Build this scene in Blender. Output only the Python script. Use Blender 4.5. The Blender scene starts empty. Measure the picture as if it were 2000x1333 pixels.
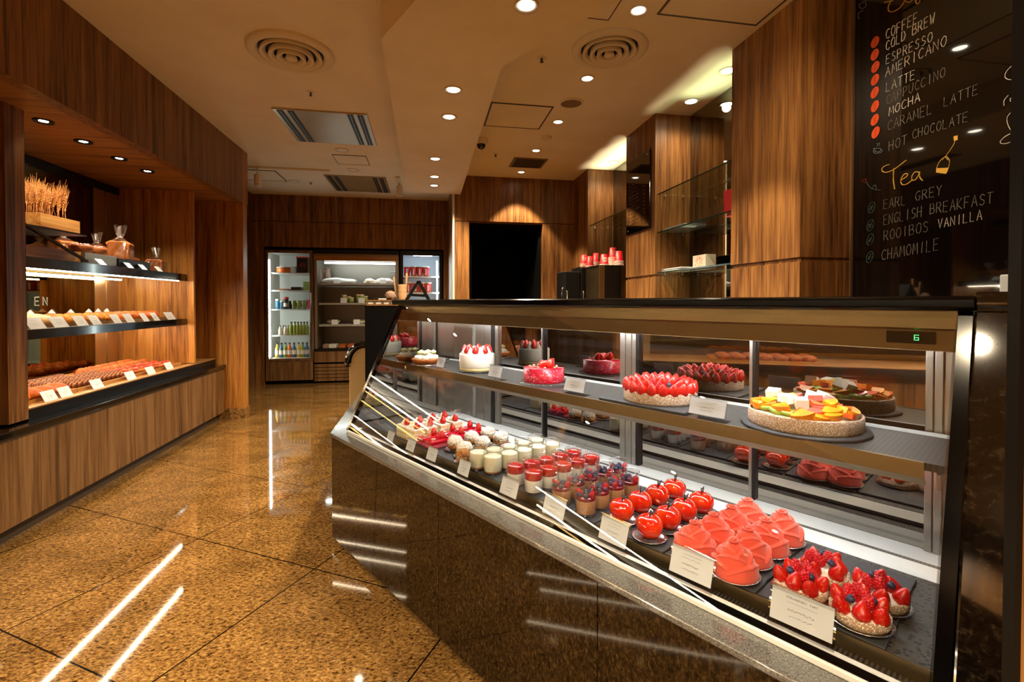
import bpy, bmesh, math, random
from mathutils import Vector, Matrix
random.seed(7)
PI = math.pi
S = bpy.context.scene
COL = S.collection

# ------------------------------------------------------------------ camera
EYE = 1.28; FPX = 930.0; YAW = math.radians(10.24); PITCH = math.radians(0.9); CYP = 604.5
cam_d = bpy.data.cameras.new('camera'); cam = bpy.data.objects.new('camera', cam_d); COL.objects.link(cam)
cam_d.sensor_fit = 'HORIZONTAL'; cam_d.sensor_width = 36.0; cam_d.lens = 36.0 * FPX / 2000.0
cam_d.shift_y = -(666.5 - CYP) / 2000.0
cam_d.clip_start = 0.02
cam.location = (0, 0, EYE); cam.rotation_euler = (PI / 2 - PITCH, 0, -YAW)
S.camera = cam
# ------------------------------------------------------------------ world, exposure
W_ = bpy.data.worlds.new('world'); S.world = W_; W_.use_nodes = True
W_.node_tree.nodes['Background'].inputs[0].default_value = (1.0, 0.72, 0.45, 1)
W_.node_tree.nodes['Background'].inputs[1].default_value = 0.02
vs = S.view_settings
S.display_settings.display_device = 'sRGB'
vs.view_transform = 'Standard'; vs.look = 'None'; vs.exposure = 0.45; vs.gamma = 1.0; vs.use_curve_mapping = False
S.cycles.use_denoising = True
S.cycles.denoiser = 'OPENIMAGEDENOISE'
S.cycles.max_bounces = 10; S.cycles.diffuse_bounces = 4; S.cycles.glossy_bounces = 5; S.cycles.transmission_bounces = 4
S.cycles.transparent_max_bounces = 24
S.cycles.caustics_reflective = False; S.cycles.caustics_refractive = False
S.cycles.sample_clamp_indirect = 4.0
WARM = (1.0, 0.80, 0.52); WARM2 = (1.0, 0.84, 0.60); COOL = (0.86, 1.0, 0.95); NEUT = (1.0, 0.95, 0.86)
P_BULK = 96.0; P_RIGHT = 115.0; P_ALC = 17.0; P_NICHE = 34.0

# ------------------------------------------------------------------ measuring helpers (world points on real planes)
_F = Vector((math.sin(YAW) * math.cos(PITCH), math.cos(YAW) * math.cos(PITCH), -math.sin(PITCH)))
_R = Vector((math.cos(YAW), -math.sin(YAW), 0)); _U = _R.cross(_F); EYEV = Vector((0, 0, EYE))
def ray(x, y): return _F + _R * ((x - 1000) / FPX) - _U * ((y - CYP) / FPX)
def PZ(x, y, z): d = ray(x, y); return EYEV + d * ((z - EYE) / d.z)
def PX(x, y, X): d = ray(x, y); return EYEV + d * (X / d.x)
def PY(x, y, Y): d = ray(x, y); return EYEV + d * (Y / d.y)
# case frame: u along the counter (towards the right end), v into the case
CO = Vector((-.447, 2.549, 0)); CA = math.radians(31.7)
CU = Vector((math.sin(CA), -math.cos(CA), 0)); CV = Vector((math.cos(CA), math.sin(CA), 0))
CROT = math.atan2(CU.y, CU.x)
def CW(u, v, z): return CO + CU * u + CV * v + Vector((0, 0, z))
def cuv(p): q = p - CO; return q.dot(CU), q.dot(CV)
def PV(x, y, v):
    d = ray(x, y); t = ((CO + CV * v - EYEV).dot(CV)) / d.dot(CV); return EYEV + d * t

# ------------------------------------------------------------------ materials
MT = {}
def _new(name):
    m = bpy.data.materials.new(name); m.use_nodes = True; n = m.node_tree.nodes; n.clear()
    o = n.new('ShaderNodeOutputMaterial'); MT[name] = m
    return m, n, m.node_tree.links, o
def srgb(h):
    h = h.lstrip('#'); c = [int(h[i:i + 2], 16) / 255 for i in (0, 2, 4)]
    return tuple((x / 12.92 if x <= .04045 else ((x + .055) / 1.055) ** 2.4) for x in c) + (1,)
def plain(name, col, rough=.5, metal=0.0, spec=.5, coat=0.0, sss=0.0, bump=0.0, bscale=80, col2=None, nscale=30, sheen=0.0, stretch=(1, 1, 1), lo=.4, hi=.6):
    m, n, l, o = _new(name)
    b = n.new('ShaderNodeBsdfPrincipled'); l.new(b.outputs[0], o.inputs[0])
    c = srgb(col)
    b.inputs['Base Color'].default_value = c; b.inputs['Roughness'].default_value = rough; b.inputs['Metallic'].default_value = metal
    b.inputs['Specular IOR Level'].default_value = spec; b.inputs['Coat Weight'].default_value = coat; b.inputs['Coat Roughness'].default_value = .05
    b.inputs['Sheen Weight'].default_value = sheen
    if sss: b.inputs['Subsurface Weight'].default_value = sss; b.inputs['Subsurface Scale'].default_value = .01
    if col2 or bump:
        tc = n.new('ShaderNodeTexCoord'); mp = n.new('ShaderNodeMapping'); mp.inputs['Scale'].default_value = stretch
        l.new(tc.outputs['Object'], mp.inputs[0])
    if col2:
        nz = n.new('ShaderNodeTexNoise'); nz.inputs['Scale'].default_value = nscale; nz.inputs['Detail'].default_value = 4
        l.new(mp.outputs[0], nz.inputs[0])
        r = n.new('ShaderNodeValToRGB'); r.color_ramp.elements[0].position = lo; r.color_ramp.elements[1].position = hi
        r.color_ramp.elements[0].color = c; r.color_ramp.elements[1].color = srgb(col2)
        l.new(nz.outputs[0], r.inputs[0]); l.new(r.outputs[0], b.inputs['Base Color'])
    if bump:
        nb = n.new('ShaderNodeTexNoise'); nb.inputs['Scale'].default_value = bscale; nb.inputs['Detail'].default_value = 3
        l.new(mp.outputs[0], nb.inputs[0]); bp = n.new('ShaderNodeBump'); bp.inputs['Strength'].default_value = bump; bp.inputs['Distance'].default_value = .004
        l.new(nb.outputs[0], bp.inputs['Height']); l.new(bp.outputs[0], b.inputs['Normal'])
    return m
def wood(name, dark, mid, light, grain='Z', sc=1.0, rough=.42):
    m, n, l, o = _new(name)
    b = n.new('ShaderNodeBsdfPrincipled'); l.new(b.outputs[0], o.inputs[0]); b.inputs['Roughness'].default_value = rough
    b.inputs['Specular IOR Level'].default_value = .35
    tc = n.new('ShaderNodeTexCoord'); mp = n.new('ShaderNodeMapping')
    hi, lo = 9 * sc, .35 * sc
    mp.inputs['Scale'].default_value = {'Z': (hi, hi, lo), 'X': (lo, hi, hi), 'Y': (hi, lo, hi)}[grain]
    l.new(tc.outputs['Object'], mp.inputs[0])
    a = n.new('ShaderNodeTexNoise'); a.inputs['Scale'].default_value = 1.6; a.inputs['Detail'].default_value = 6; a.inputs['Roughness'].default_value = .6; a.inputs['Distortion'].default_value = .25
    f = n.new('ShaderNodeTexNoise'); f.inputs['Scale'].default_value = 7; f.inputs['Detail'].default_value = 4
    l.new(mp.outputs[0], a.inputs[0]); l.new(mp.outputs[0], f.inputs[0])
    mx = n.new('ShaderNodeMath'); mx.operation = 'MULTIPLY_ADD'; mx.inputs[1].default_value = .45
    l.new(f.outputs[0], mx.inputs[0])
    sb = n.new('ShaderNodeMath'); sb.operation = 'MULTIPLY'; sb.inputs[1].default_value = .62
    l.new(a.outputs[0], sb.inputs[0]); l.new(sb.outputs[0], mx.inputs[2])
    r = n.new('ShaderNodeValToRGB'); e = r.color_ramp.elements
    e[0].position = .40; e[0].color = srgb(dark); e[1].position = .66; e[1].color = srgb(light)
    k = e.new(.50); k.color = srgb(mid)
    l.new(mx.outputs[0], r.inputs[0]); l.new(r.outputs[0], b.inputs['Base Color'])
    return m
def emit(name, col, strength):
    m, n, l, o = _new(name); e = n.new('ShaderNodeEmission'); e.inputs[0].default_value = tuple(col[:3]) + (1,); e.inputs[1].default_value = strength
    l.new(e.outputs[0], o.inputs[0]); return m
def thin_glass(name, tint=(1, 1, 1), f0=.04, rough=.0):
    m, n, l, o = _new(name)
    t = n.new('ShaderNodeBsdfTransparent'); t.inputs[0].default_value = tuple(tint) + (1,)
    g = n.new('ShaderNodeBsdfGlossy'); g.inputs['Roughness'].default_value = rough; g.inputs[0].default_value = (1, 1, 1, 1)
    lw = n.new('ShaderNodeLayerWeight'); lw.inputs[0].default_value = .5
    p = n.new('ShaderNodeMath'); p.operation = 'POWER'; p.inputs[1].default_value = 5
    a = n.new('ShaderNodeMath'); a.operation = 'MULTIPLY_ADD'; a.inputs[1].default_value = 1 - f0; a.inputs[2].default_value = f0
    mx = n.new('ShaderNodeMixShader')
    l.new(lw.outputs['Facing'], p.inputs[0]); l.new(p.outputs[0], a.inputs[0]); l.new(a.outputs[0], mx.inputs[0])
    l.new(t.outputs[0], mx.inputs[1]); l.new(g.outputs[0], mx.inputs[2]); l.new(mx.outputs[0], o.inputs[0])
    return m
def mirror(name, col, rough=.01):
    m, n, l, o = _new(name); g = n.new('ShaderNodeBsdfGlossy'); g.inputs[0].default_value = srgb(col); g.inputs['Roughness'].default_value = rough
    l.new(g.outputs[0], o.inputs[0]); return m
def granite(name, cols, scale, rough, coat=0.0, aniso=(1, 1, 1), joints=False, spec=.5):
    m, n, l, o = _new(name)
    b = n.new('ShaderNodeBsdfPrincipled'); l.new(b.outputs[0], o.inputs[0]); b.inputs['Roughness'].default_value = rough
    b.inputs['Coat Weight'].default_value = coat; b.inputs['Coat Roughness'].default_value = .02; b.inputs['Specular IOR Level'].default_value = spec
    tc = n.new('ShaderNodeTexCoord'); mp = n.new('ShaderNodeMapping'); mp.inputs['Scale'].default_value = aniso
    mp.inputs['Rotation'].default_value = (0, 0, math.radians(35) if joints else 0)
    l.new(tc.outputs['Object'], mp.inputs[0])
    v = n.new('ShaderNodeTexNoise'); v.inputs['Scale'].default_value = scale; v.inputs['Detail'].default_value = 8; v.inputs['Roughness'].default_value = .72; v.inputs['Distortion'].default_value = .6
    l.new(mp.outputs[0], v.inputs[0])
    r = n.new('ShaderNodeValToRGB'); e = r.color_ramp.elements
    ps = (.34, .44, .54, .66)
    e[0].position = ps[0]; e[0].color = srgb(cols[0]); e[1].position = ps[3]; e[1].color = srgb(cols[3])
    for p_, c_ in ((ps[1], cols[1]), (ps[2], cols[2])): k = e.new(p_); k.color = srgb(c_)
    l.new(v.outputs[0], r.inputs[0])
    vo = n.new('ShaderNodeTexVoronoi'); vo.inputs['Scale'].default_value = scale * 2.6; l.new(mp.outputs[0], vo.inputs[0])
    cr = n.new('ShaderNodeMixRGB'); cr.blend_type = 'OVERLAY'; cr.inputs[0].default_value = .22
    l.new(r.outputs[0], cr.inputs[1])
    bw = n.new('ShaderNodeRGBToBW'); l.new(vo.outputs['Color'], bw.inputs[0]); l.new(bw.outputs[0], cr.inputs[2])
    out = cr.outputs[0]
    if joints:
        big = n.new('ShaderNodeTexNoise'); big.inputs['Scale'].default_value = 3.2; big.inputs['Detail'].default_value = 3; l.new(mp.outputs[0], big.inputs[0])
        br = n.new('ShaderNodeValToRGB'); br.color_ramp.elements[0].position = .35; br.color_ramp.elements[1].position = .68
        br.color_ramp.elements[0].color = (.70, .66, .60, 1); br.color_ramp.elements[1].color = (1.22, 1.2, 1.16, 1); l.new(big.outputs[0], br.inputs[0])
        bm_ = n.new('ShaderNodeMixRGB'); bm_.blend_type = 'MULTIPLY'; bm_.inputs[0].default_value = .8; l.new(out, bm_.inputs[1]); l.new(br.outputs[0], bm_.inputs[2])
        fk = n.new('ShaderNodeTexNoise'); fk.inputs['Scale'].default_value = 34; fk.inputs['Detail'].default_value = 2; l.new(mp.outputs[0], fk.inputs[0])
        fr = n.new('ShaderNodeValToRGB'); fr.color_ramp.elements[0].position = .33; fr.color_ramp.elements[1].position = .39
        fr.color_ramp.elements[0].color = (.12, .07, .04, 1); fr.color_ramp.elements[1].color = (1, 1, 1, 1); l.new(fk.outputs[0], fr.inputs[0])
        fm = n.new('ShaderNodeMixRGB'); fm.blend_type = 'MULTIPLY'; fm.inputs[0].default_value = .85; l.new(bm_.outputs[0], fm.inputs[1]); l.new(fr.outputs[0], fm.inputs[2]); out = fm.outputs[0]
    if joints:
        sx = n.new('ShaderNodeSeparateXYZ'); l.new(tc.outputs['Object'], sx.inputs[0])
        js = []
        for (nx, ny, off, sp) in ((.853, -.522, -1.70, .80), (.522, .853, 1.765, .775)):
            m1 = n.new('ShaderNodeMath'); m1.operation = 'MULTIPLY'; m1.inputs[1].default_value = nx / sp; l.new(sx.outputs[0], m1.inputs[0])
            m2 = n.new('ShaderNodeMath'); m2.operation = 'MULTIPLY_ADD'; m2.inputs[1].default_value = ny / sp; l.new(sx.outputs[1], m2.inputs[0]); l.new(m1.outputs[0], m2.inputs[2])
            m3 = n.new('ShaderNodeMath'); m3.operation = 'SUBTRACT'; m3.inputs[1].default_value = off / sp - 40.5; l.new(m2.outputs[0], m3.inputs[0])
            m4 = n.new('ShaderNodeMath'); m4.operation = 'FRACT'; l.new(m3.outputs[0], m4.inputs[0])
            m5 = n.new('ShaderNodeMath'); m5.operation = 'SUBTRACT'; m5.inputs[1].default_value = .5; l.new(m4.outputs[0], m5.inputs[0])
            m6 = n.new('ShaderNodeMath'); m6.operation = 'ABSOLUTE'; l.new(m5.outputs[0], m6.inputs[0])
            m7 = n.new('ShaderNodeMath'); m7.operation = 'LESS_THAN'; m7.inputs[1].default_value = .0042; l.new(m6.outputs[0], m7.inputs[0])
            js.append(m7)
        mm = n.new('ShaderNodeMath'); mm.operation = 'MAXIMUM'; l.new(js[0].outputs[0], mm.inputs[0]); l.new(js[1].outputs[0], mm.inputs[1])
        jm = n.new('ShaderNodeMixRGB'); jm.inputs[2].default_value = (.006, .004, .003, 1); l.new(mm.outputs[0], jm.inputs[0]); l.new(out, jm.inputs[1]); out = jm.outputs[0]
    l.new(out, b.inputs['Base Color'])
    return m
def stripes(name, c1, c2, axis, freq, rough=.5, duty=.5, metal=0.0):
    m, n, l, o = _new(name)
    b = n.new('ShaderNodeBsdfPrincipled'); l.new(b.outputs[0], o.inputs[0]); b.inputs['Roughness'].default_value = rough; b.inputs['Metallic'].default_value = metal
    tc = n.new('ShaderNodeTexCoord'); sx = n.new('ShaderNodeSeparateXYZ'); l.new(tc.outputs['Object'], sx.inputs[0])
    a = n.new('ShaderNodeMath'); a.operation = 'MULTIPLY'; a.inputs[1].default_value = freq; l.new(sx.outputs[axis], a.inputs[0])
    f = n.new('ShaderNodeMath'); f.operation = 'FRACT'; l.new(a.outputs[0], f.inputs[0])
    g = n.new('ShaderNodeMath'); g.operation = 'GREATER_THAN'; g.inputs[1].default_value = duty; l.new(f.outputs[0], g.inputs[0])
    mx = n.new('ShaderNodeMixRGB'); mx.inputs[1].default_value = srgb(c1); mx.inputs[2].default_value = srgb(c2); l.new(g.outputs[0], mx.inputs[0])
    l.new(mx.outputs[0], b.inputs['Base Color'])
    return m
def dotted(name, c1, c2, scale, thr=.25, rough=.5, coat=0.0, bump=0.0):
    """base colour c1 with small flecks c2"""
    m, n, l, o = _new(name)
    b = n.new('ShaderNodeBsdfPrincipled'); l.new(b.outputs[0], o.inputs[0]); b.inputs['Roughness'].default_value = rough; b.inputs['Coat Weight'].default_value = coat; b.inputs['Coat Roughness'].default_value = .08
    tc = n.new('ShaderNodeTexCoord'); v = n.new('ShaderNodeTexVoronoi'); v.inputs['Scale'].default_value = scale; l.new(tc.outputs['Object'], v.inputs[0])
    r = n.new('ShaderNodeValToRGB'); r.color_ramp.elements[0].position = thr; r.color_ramp.elements[1].position = thr + .08
    r.color_ramp.elements[0].color = srgb(c2); r.color_ramp.elements[1].color = srgb(c1)
    l.new(v.outputs['Distance'], r.inputs[0]); l.new(r.outputs[0], b.inputs['Base Color'])
    if bump:
        bp = n.new('ShaderNodeBump'); bp.inputs['Strength'].default_value = bump; bp.inputs['Distance'].default_value = .002
        l.new(v.outputs['Distance'], bp.inputs['Height']); l.new(bp.outputs[0], b.inputs['Normal'])
    return m

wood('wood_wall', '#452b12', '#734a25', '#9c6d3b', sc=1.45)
wood('wood_lit', '#6a4019', '#9c6329', '#bd853e', sc=1.45)  # lighter copy of wall wood; light on the end panels put into its colour
wood('wood_base', '#45301b', '#684829', '#846341', sc=1.1)
wood('wood_soffit', '#6a4020', '#946030', '#b08040', grain='X')
wood('wood_dark', '#453020', '#654830', '#866440')
wood('wood_crate', '#96602a', '#b47c3c', '#c8985a', grain='Y', sc=1.5)
wood('wood_tray', '#6a4524', '#8d6238', '#a87c4c', grain='Y', sc=1.4)
plain('ceiling_paint', '#f0e6d4', .9, col2='#eadfca', nscale=2)
plain('ceiling_white', '#e2d8c6', .85)
granite('floor_granite', ('#170e06', '#634523', '#886637', '#ac8a54'), 60, .05, coat=.35, aniso=(1, 1.8, 1), joints=True)
granite('counter_granite', ('#070503', '#1a1108', '#2e200f', '#4c3b22'), 80, .035, coat=.0, aniso=(1.4, 1.4, .8), spec=.32)
granite('ledge_granite', ('#302f2d', '#4d4c4a', '#63625f', '#85837e'), 260, .12, coat=.6)
granite('black_granite', ('#050403', '#0b0907', '#15110c', '#3a2f22'), 60, .05, coat=.5)
granite('beige_granite', ('#2a1a0c', '#6a4a26', '#8f6a3a', '#b08a55'), 40, .3)
plain('black_gloss', '#0b0a0a', .10, coat=.4)
plain('board_glass', '#080707', .02, coat=.6)
plain('black_slab', '#060505', .12, spec=.18)
plain('black_satin', '#080707', .38, spec=.3)
plain('black_matt', '#050404', .8, spec=.1)
plain('toe_kick', '#3a2f24', .5)
plain('steel', '#b9b4ac', .28, metal=1.0)
plain('steel_gold', '#806c4a', .34, metal=1.0)
plain('chrome', '#d8d8d8', .08, metal=1.0)
plain('steel_white', '#dedcd6', .45)
plain('white_paint', '#e8e6e0', .5)
plain('trim_white', '#d8cdb8', .5)
plain('grey_metal', '#8a867e', .4, metal=.6)
plain('vent_plate', '#a8946a', .32, metal=.35)
plain('vent_black', '#0a0908', .6)
plain('speaker_grey', '#7d6748', .8)
mirror('bronze_mirror', '#70603f')
mirror('case_mirror', '#c0bab2')
mirror('grey_mirror', '#98938a')
plain('brushed_mirror', '#d8c29a', .32, metal=1.0)
thin_glass('front_glass', (.985, .99, .985), .045)
thin_glass('shelf_glass', (.88, .93, .90), .07)
plain('glass_edge', '#16302a', .15)
plain('chiller_shelf', '#a3a4a3', .45)
thin_glass('jar_glass', (.97, .97, .97), .10)
thin_glass('door_glass', (.93, .95, .94), .04)
thin_glass('cellophane', (.93, .93, .93), .30, .16)
thin_glass('acrylic', (.95, .95, .94), .06)
emit('led_warm', (1.0, .80, .53), 76)
emit('led_case', (.94, .98, 1.0), 56)
emit('led_shelf', (.95, .98, 1.0), 46)
emit('led_fridge', (.88, 1.0, .96), 22)
emit('lamp_disc', (1.0, .88, .70), 14)
emit('lamp_niche', (1.0, .90, .74), 22)
emit('digit_green', (.1, 1.0, .25), 1.4)
for nm in ('lamp_disc', 'lamp_niche', 'digit_green'): MT[nm].cycles.emission_sampling = 'NONE'
plain('paper', '#cccfd5', .7)
plain('paper_cool', '#dfe6f4', .7)
plain('ink', '#4a443f', .8)
plain('ink_red', '#a05a50', .8)
# food
dotted('strawberry', '#c41206', '#e8953a', 250, .14, .32, coat=.25, bump=-.4)
plain('raspberry', '#c80f1c', .35, bump=.4, bscale=400, coat=.2)
plain('blueberry', '#232a45', .45, col2='#3a4668', nscale=60)
plain('cream', '#fbf3e2', .55, sss=.1)
plain('sponge', '#f0d79a', .9, bump=.3, bscale=300)
dotted('nut_crust', '#b08c6a', '#f2e8dc', 330, .34, .9, bump=.5)
plain('silver_foil', '#d9d6d2', .22, metal=1.0, bump=.5, bscale=160)
plain('coral_velvet', '#e85c48', .95, sheen=.4, bump=.25, bscale=600, spec=.15)
plain('candy_red', '#dc2408', .08, coat=1.0, col2='#ea4a10', nscale=22)
plain('chocolate', '#2a130a', .35)
plain('choux_brown', '#8a5428', .85, bump=.8, bscale=120, col2='#b47a40', nscale=60)
plain('choux_sugar', '#a87848', .95, bump=1.0, bscale=150, col2='#efe6d8', nscale=170, lo=.34, hi=.50)
plain('custard', '#fbf2cf', .4, sss=.1)
plain('caramel', '#8a4a14', .2)
plain('milk_pudding', '#f6efe4', .4, sss=.1)
plain('red_jelly', '#d8200c', .08, coat=.8, col2='#b80f08', nscale=60)
plain('berry_jelly', '#8a1420', .1, coat=.6)
plain('mocha', '#c08a5e', .5)
dotted('red_lace', '#c40826', '#f08aa0', 120, .27, .35, coat=.2)
plain('red_glaze', '#c80828', .12, coat=.9)
plain('pink_layer', '#e0607a', .6)
plain('pie_crust', '#c87428', .75, bump=.5, bscale=120, col2='#a8581c', nscale=30)
plain('lemon_cream', '#f6efae', .6)
plain('peach', '#ee8208', .3, coat=.4, col2='#f2a01c', nscale=25)
plain('kiwi', '#b6c846', .3, coat=.4, col2='#93b02c', nscale=60)
plain('kiwi_core', '#e8ecc0', .4)
plain('papaya', '#ef5a20', .3, coat=.4)
plain('melon', '#f2ead8', .35, coat=.3)
plain('grapefruit', '#e8584a', .25, coat=.5)
plain('slate', '#3a3a3c', .6, bump=.3, bscale=40)
stripes('ribbed_mat', '#0e0d0c', '#302d2a', 0, 95, .5)
stripes('grille_rib', '#0f0e0d', '#3c3935', 0, 120, .4)
dotted('wicker_mat', '#4a4640', '#1a1815', 95, .30, .6, bump=.5)
plain('bread_gold', '#bd6512', .55, col2='#8f3f0a', nscale=18, bump=.4, bscale=60)
plain('bread_orange', '#bd4f0e', .5, col2='#cf7018', nscale=25, bump=.4, bscale=80)
plain('bread_brown', '#7a3a12', .55, col2='#a0561e', nscale=25, bump=.4, bscale=80)
plain('bread_corn', '#d8922a', .7, col2='#b86a12', nscale=50, bump=.8, bscale=90)
plain('bread_white', '#f0e2c4', .8, col2='#e2b878', nscale=18, bump=.3, bscale=60)
stripes('bread_stripe', '#5a260c', '#b06a30', 1, 60, .55)
plain('danish_red', '#bd2218', .3, coat=.5, col2='#d86a2a', nscale=30)
plain('berry_crumb', '#5a2030', .7, col2='#d0a0a0', nscale=120, bump=.6, bscale=120)
plain('toast_side', '#c26a1c', .6, col2='#a04f10', nscale=14)
plain('wheat', '#b87a34', .75, col2='#8f5520', nscale=40)
plain('cup_red', '#d81420', .4)
plain('cup_white', '#efe4d4', .5)
plain('chalk_white', '#e8e2d6', .9)
plain('chalk_grey', '#8a857c', .9)
plain('chalk_gold', '#e0b04a', .9)
plain('chalk_green', '#5a7a6a', .9)
plain('chalk_blue', '#8fb0b8', .9)
plain('chalk_red', '#8a1a24', .9)
plain('bean_orange', '#e2501e', .8)
plain('plastic_orange', '#e0661a', .4)
plain('plastic_grey', '#c8ccc8', .4)
plain('plastic_green', '#9ab060', .4)
plain('plastic_black', '#141414', .35)
plain('label_red', '#c8202a', .5)
plain('olive_juice', '#8f9a34', .25)
plain('blue_label', '#3a6a8a', .4)
plain('yellow_label', '#d8b040', .4)
plain('beige_panel', '#d0b27a', .45)
plain('cone_wafer', '#94704c', .8, bump=.4, bscale=60)
plain('dried_flower', '#8a7060', .9)

# ------------------------------------------------------------------ mesh builder
class B:
    def __init__(s): s.v = []; s.f = []; s.s = []
    def add(s, vs_, fs, smooth=False, T=None):
        o = len(s.v)
        s.v += [tuple(T @ Vector(p)) if T else tuple(p) for p in vs_]
        s.f += [tuple(i + o for i in f) for f in fs]; s.s += [smooth] * len(fs); return s
    def box(s, x0, x1, y0, y1, z0, z1, T=None):
        v = [(x0, y0, z0), (x1, y0, z0), (x1, y1, z0), (x0, y1, z0), (x0, y0, z1), (x1, y0, z1), (x1, y1, z1), (x0, y1, z1)]
        return s.add(v, [(0, 3, 2, 1), (4, 5, 6, 7), (0, 1, 5, 4), (1, 2, 6, 5), (2, 3, 7, 6), (3, 0, 4, 7)], False, T)
    def prism(s, pts, z0, z1, T=None):
        n = len(pts); v = [(x, y, z0) for x, y in pts] + [(x, y, z1) for x, y in pts]
        f = [tuple(range(n))[::-1], tuple(range(n, 2 * n))] + [(i, (i + 1) % n, n + (i + 1) % n, n + i) for i in range(n)]
        return s.add(v, f, False, T)
    def extr(s, prof, x0, x1, T=None):
        """profile in (y,z) extruded along x"""
        n = len(prof); v = [(x0, y, z) for y, z in prof] + [(x1, y, z) for y, z in prof]
        f = [tuple(range(n))[::-1], tuple(range(n, 2 * n))] + [(i, (i + 1) % n, n + (i + 1) % n, n + i) for i in range(n)]
        return s.add(v, f, False, T)
    def lathe(s, prof, n=20, c=(0, 0, 0), smooth=True, wob=None, T=None):
        v = []; f = []; m = len(prof)
        for k in range(n):
            a = 2 * PI * k / n
            for (r, z) in prof:
                rr = r * (1 + (wob(a, r, z) if wob else 0)); v.append((c[0] + rr * math.cos(a), c[1] + rr * math.sin(a), c[2] + z))
        for k in range(n):
            for i in range(m - 1):
                a, b_ = k * m + i, ((k + 1) % n) * m + i
                f.append((a, b_, b_ + 1, a + 1))
        return s.add(v, f, smooth, T)
    def ell(s, c, r, nu=12, nv=8, fn=None, T=None, z0=-1.0):
        prof = []
        v = []; f = []
        for j in range(nv + 1):
            t = -PI / 2 + PI * j / nv
            for i in range(nu):
                a = 2 * PI * i / nu
                d = Vector((math.cos(t) * math.cos(a), math.cos(t) * math.sin(a), max(math.sin(t), z0)))
                k = fn(d) if fn else 1
                v.append((c[0] + d.x * r[0] * k, c[1] + d.y * r[1] * k, c[2] + d.z * r[2] * k))
        for j in range(nv):
            for i in range(nu):
                f.append((j * nu + i, j * nu + (i + 1) % nu, (j + 1) * nu + (i + 1) % nu, (j + 1) * nu + i))
        return s.add(v, f, True, T)
    def tube(s, pts, r, n=6, T=None):
        pts = [Vector(p) for p in pts]; v = []; f = []
        rs = r if isinstance(r, (list, tuple)) else [r] * len(pts)
        for i, p in enumerate(pts):
            d = (pts[min(i + 1, len(pts) - 1)] - pts[max(i - 1, 0)]); d = d.normalized() if d.length > 1e-9 else Vector((0, 0, 1))
            a = d.cross(Vector((0, 0, 1)));  a = a.normalized() if a.length > 1e-3 else Vector((1, 0, 0))
            b_ = d.cross(a)
            for k in range(n):
                t = 2 * PI * (k + .5) / n; v.append(tuple(p + (a * math.cos(t) + b_ * math.sin(t)) * rs[i]))
        for i in range(len(pts) - 1):
            for k in range(n):
                f.append((i * n + k, i * n + (k + 1) % n, (i + 1) * n + (k + 1) % n, (i + 1) * n + k))
        f.append(tuple(range(n))[::-1]); f.append(tuple(range((len(pts) - 1) * n, len(pts) * n)))
        return s.add(v, f, n > 4, T)
    def mesh(s, name):
        me = bpy.data.meshes.new(name); me.from_pydata(s.v, [], s.f)
        me.polygons.foreach_set('use_smooth', s.s); me.update()
        bm = bmesh.new(); bm.from_mesh(me)
        bmesh.ops.remove_doubles(bm, verts=bm.verts, dist=1e-6)
        bmesh.ops.recalc_face_normals(bm, faces=bm.faces); bm.to_mesh(me); bm.free()
        return me
    def obj(s, name, mat, parent=None, bevel=0.0, label=None, kind=None):
        return put(name, s.mesh(name), mat, parent, bevel=bevel, label=label, kind=kind)
def put(name, me, mat=None, parent=None, loc=None, rot=None, scale=None, bevel=0.0, label=None, kind=None):
    o = bpy.data.objects.new(name, me); COL.objects.link(o)
    if mat is not None and not me.materials: me.materials.append(MT[mat])
    if parent is not None: o.parent = parent
    if loc is not None: o.location = loc
    if rot is not None: o.rotation_euler = rot
    if scale is not None: o.scale = (scale,) * 3 if isinstance(scale, (int, float)) else scale
    if bevel:
        b = o.modifiers.new('bevel', 'BEVEL'); b.width = bevel; b.segments = 2; b.limit_method = 'ANGLE'
    if label: o['label'] = label
    if kind: o['kind'] = kind
    return o
def tag(o, label, cat, group=None):
    o['label'] = label; o['category'] = cat
    if group: o['group'] = group
    return o
def thing(name, label, cat, loc=(0, 0, 0), rz=0.0, group=None):
    o = bpy.data.objects.new(name, None); COL.objects.link(o); o.empty_display_size = .05
    o.location = loc; o.rotation_euler = (0, 0, rz)
    return tag(o, label, cat, group)
def struct(name, b, mat, bevel=0.0):
    o = b.obj(name, mat, None, bevel); o['kind'] = 'structure'; return o
def dup(src, loc, rz=None, label=None, scale=None):
    def cp(o, par):
        c = o.copy(); COL.objects.link(c)
        if par is not None: c.parent = par
        for ch in list(o.children): cp(ch, c)
        return c
    r = cp(src, None); r.location = loc
    if rz is not None: r.rotation_euler = (0, 0, rz)
    if label: r['label'] = label
    if scale: r.scale = (scale,) * 3
    return r
class Series:
    """first place() moves the prototype, later ones copy it"""
    def __init__(s, proto): s.p = proto; s.used = False
    def place(s, loc, rz, label, scale=None):
        if not s.used:
            s.used = True; s.p.location = loc; s.p.rotation_euler = (0, 0, rz); s.p['label'] = label
            if scale: s.p.scale = (scale,) * 3
            return s.p
        return dup(s.p, loc, rz, label, scale or 1.0)
ORD = ['first', 'second', 'third', 'fourth', 'fifth', 'sixth', 'seventh', 'eighth', 'ninth', 'tenth', 'eleventh', 'twelfth', 'thirteenth', 'fourteenth', 'fifteenth', 'sixteenth']

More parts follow.
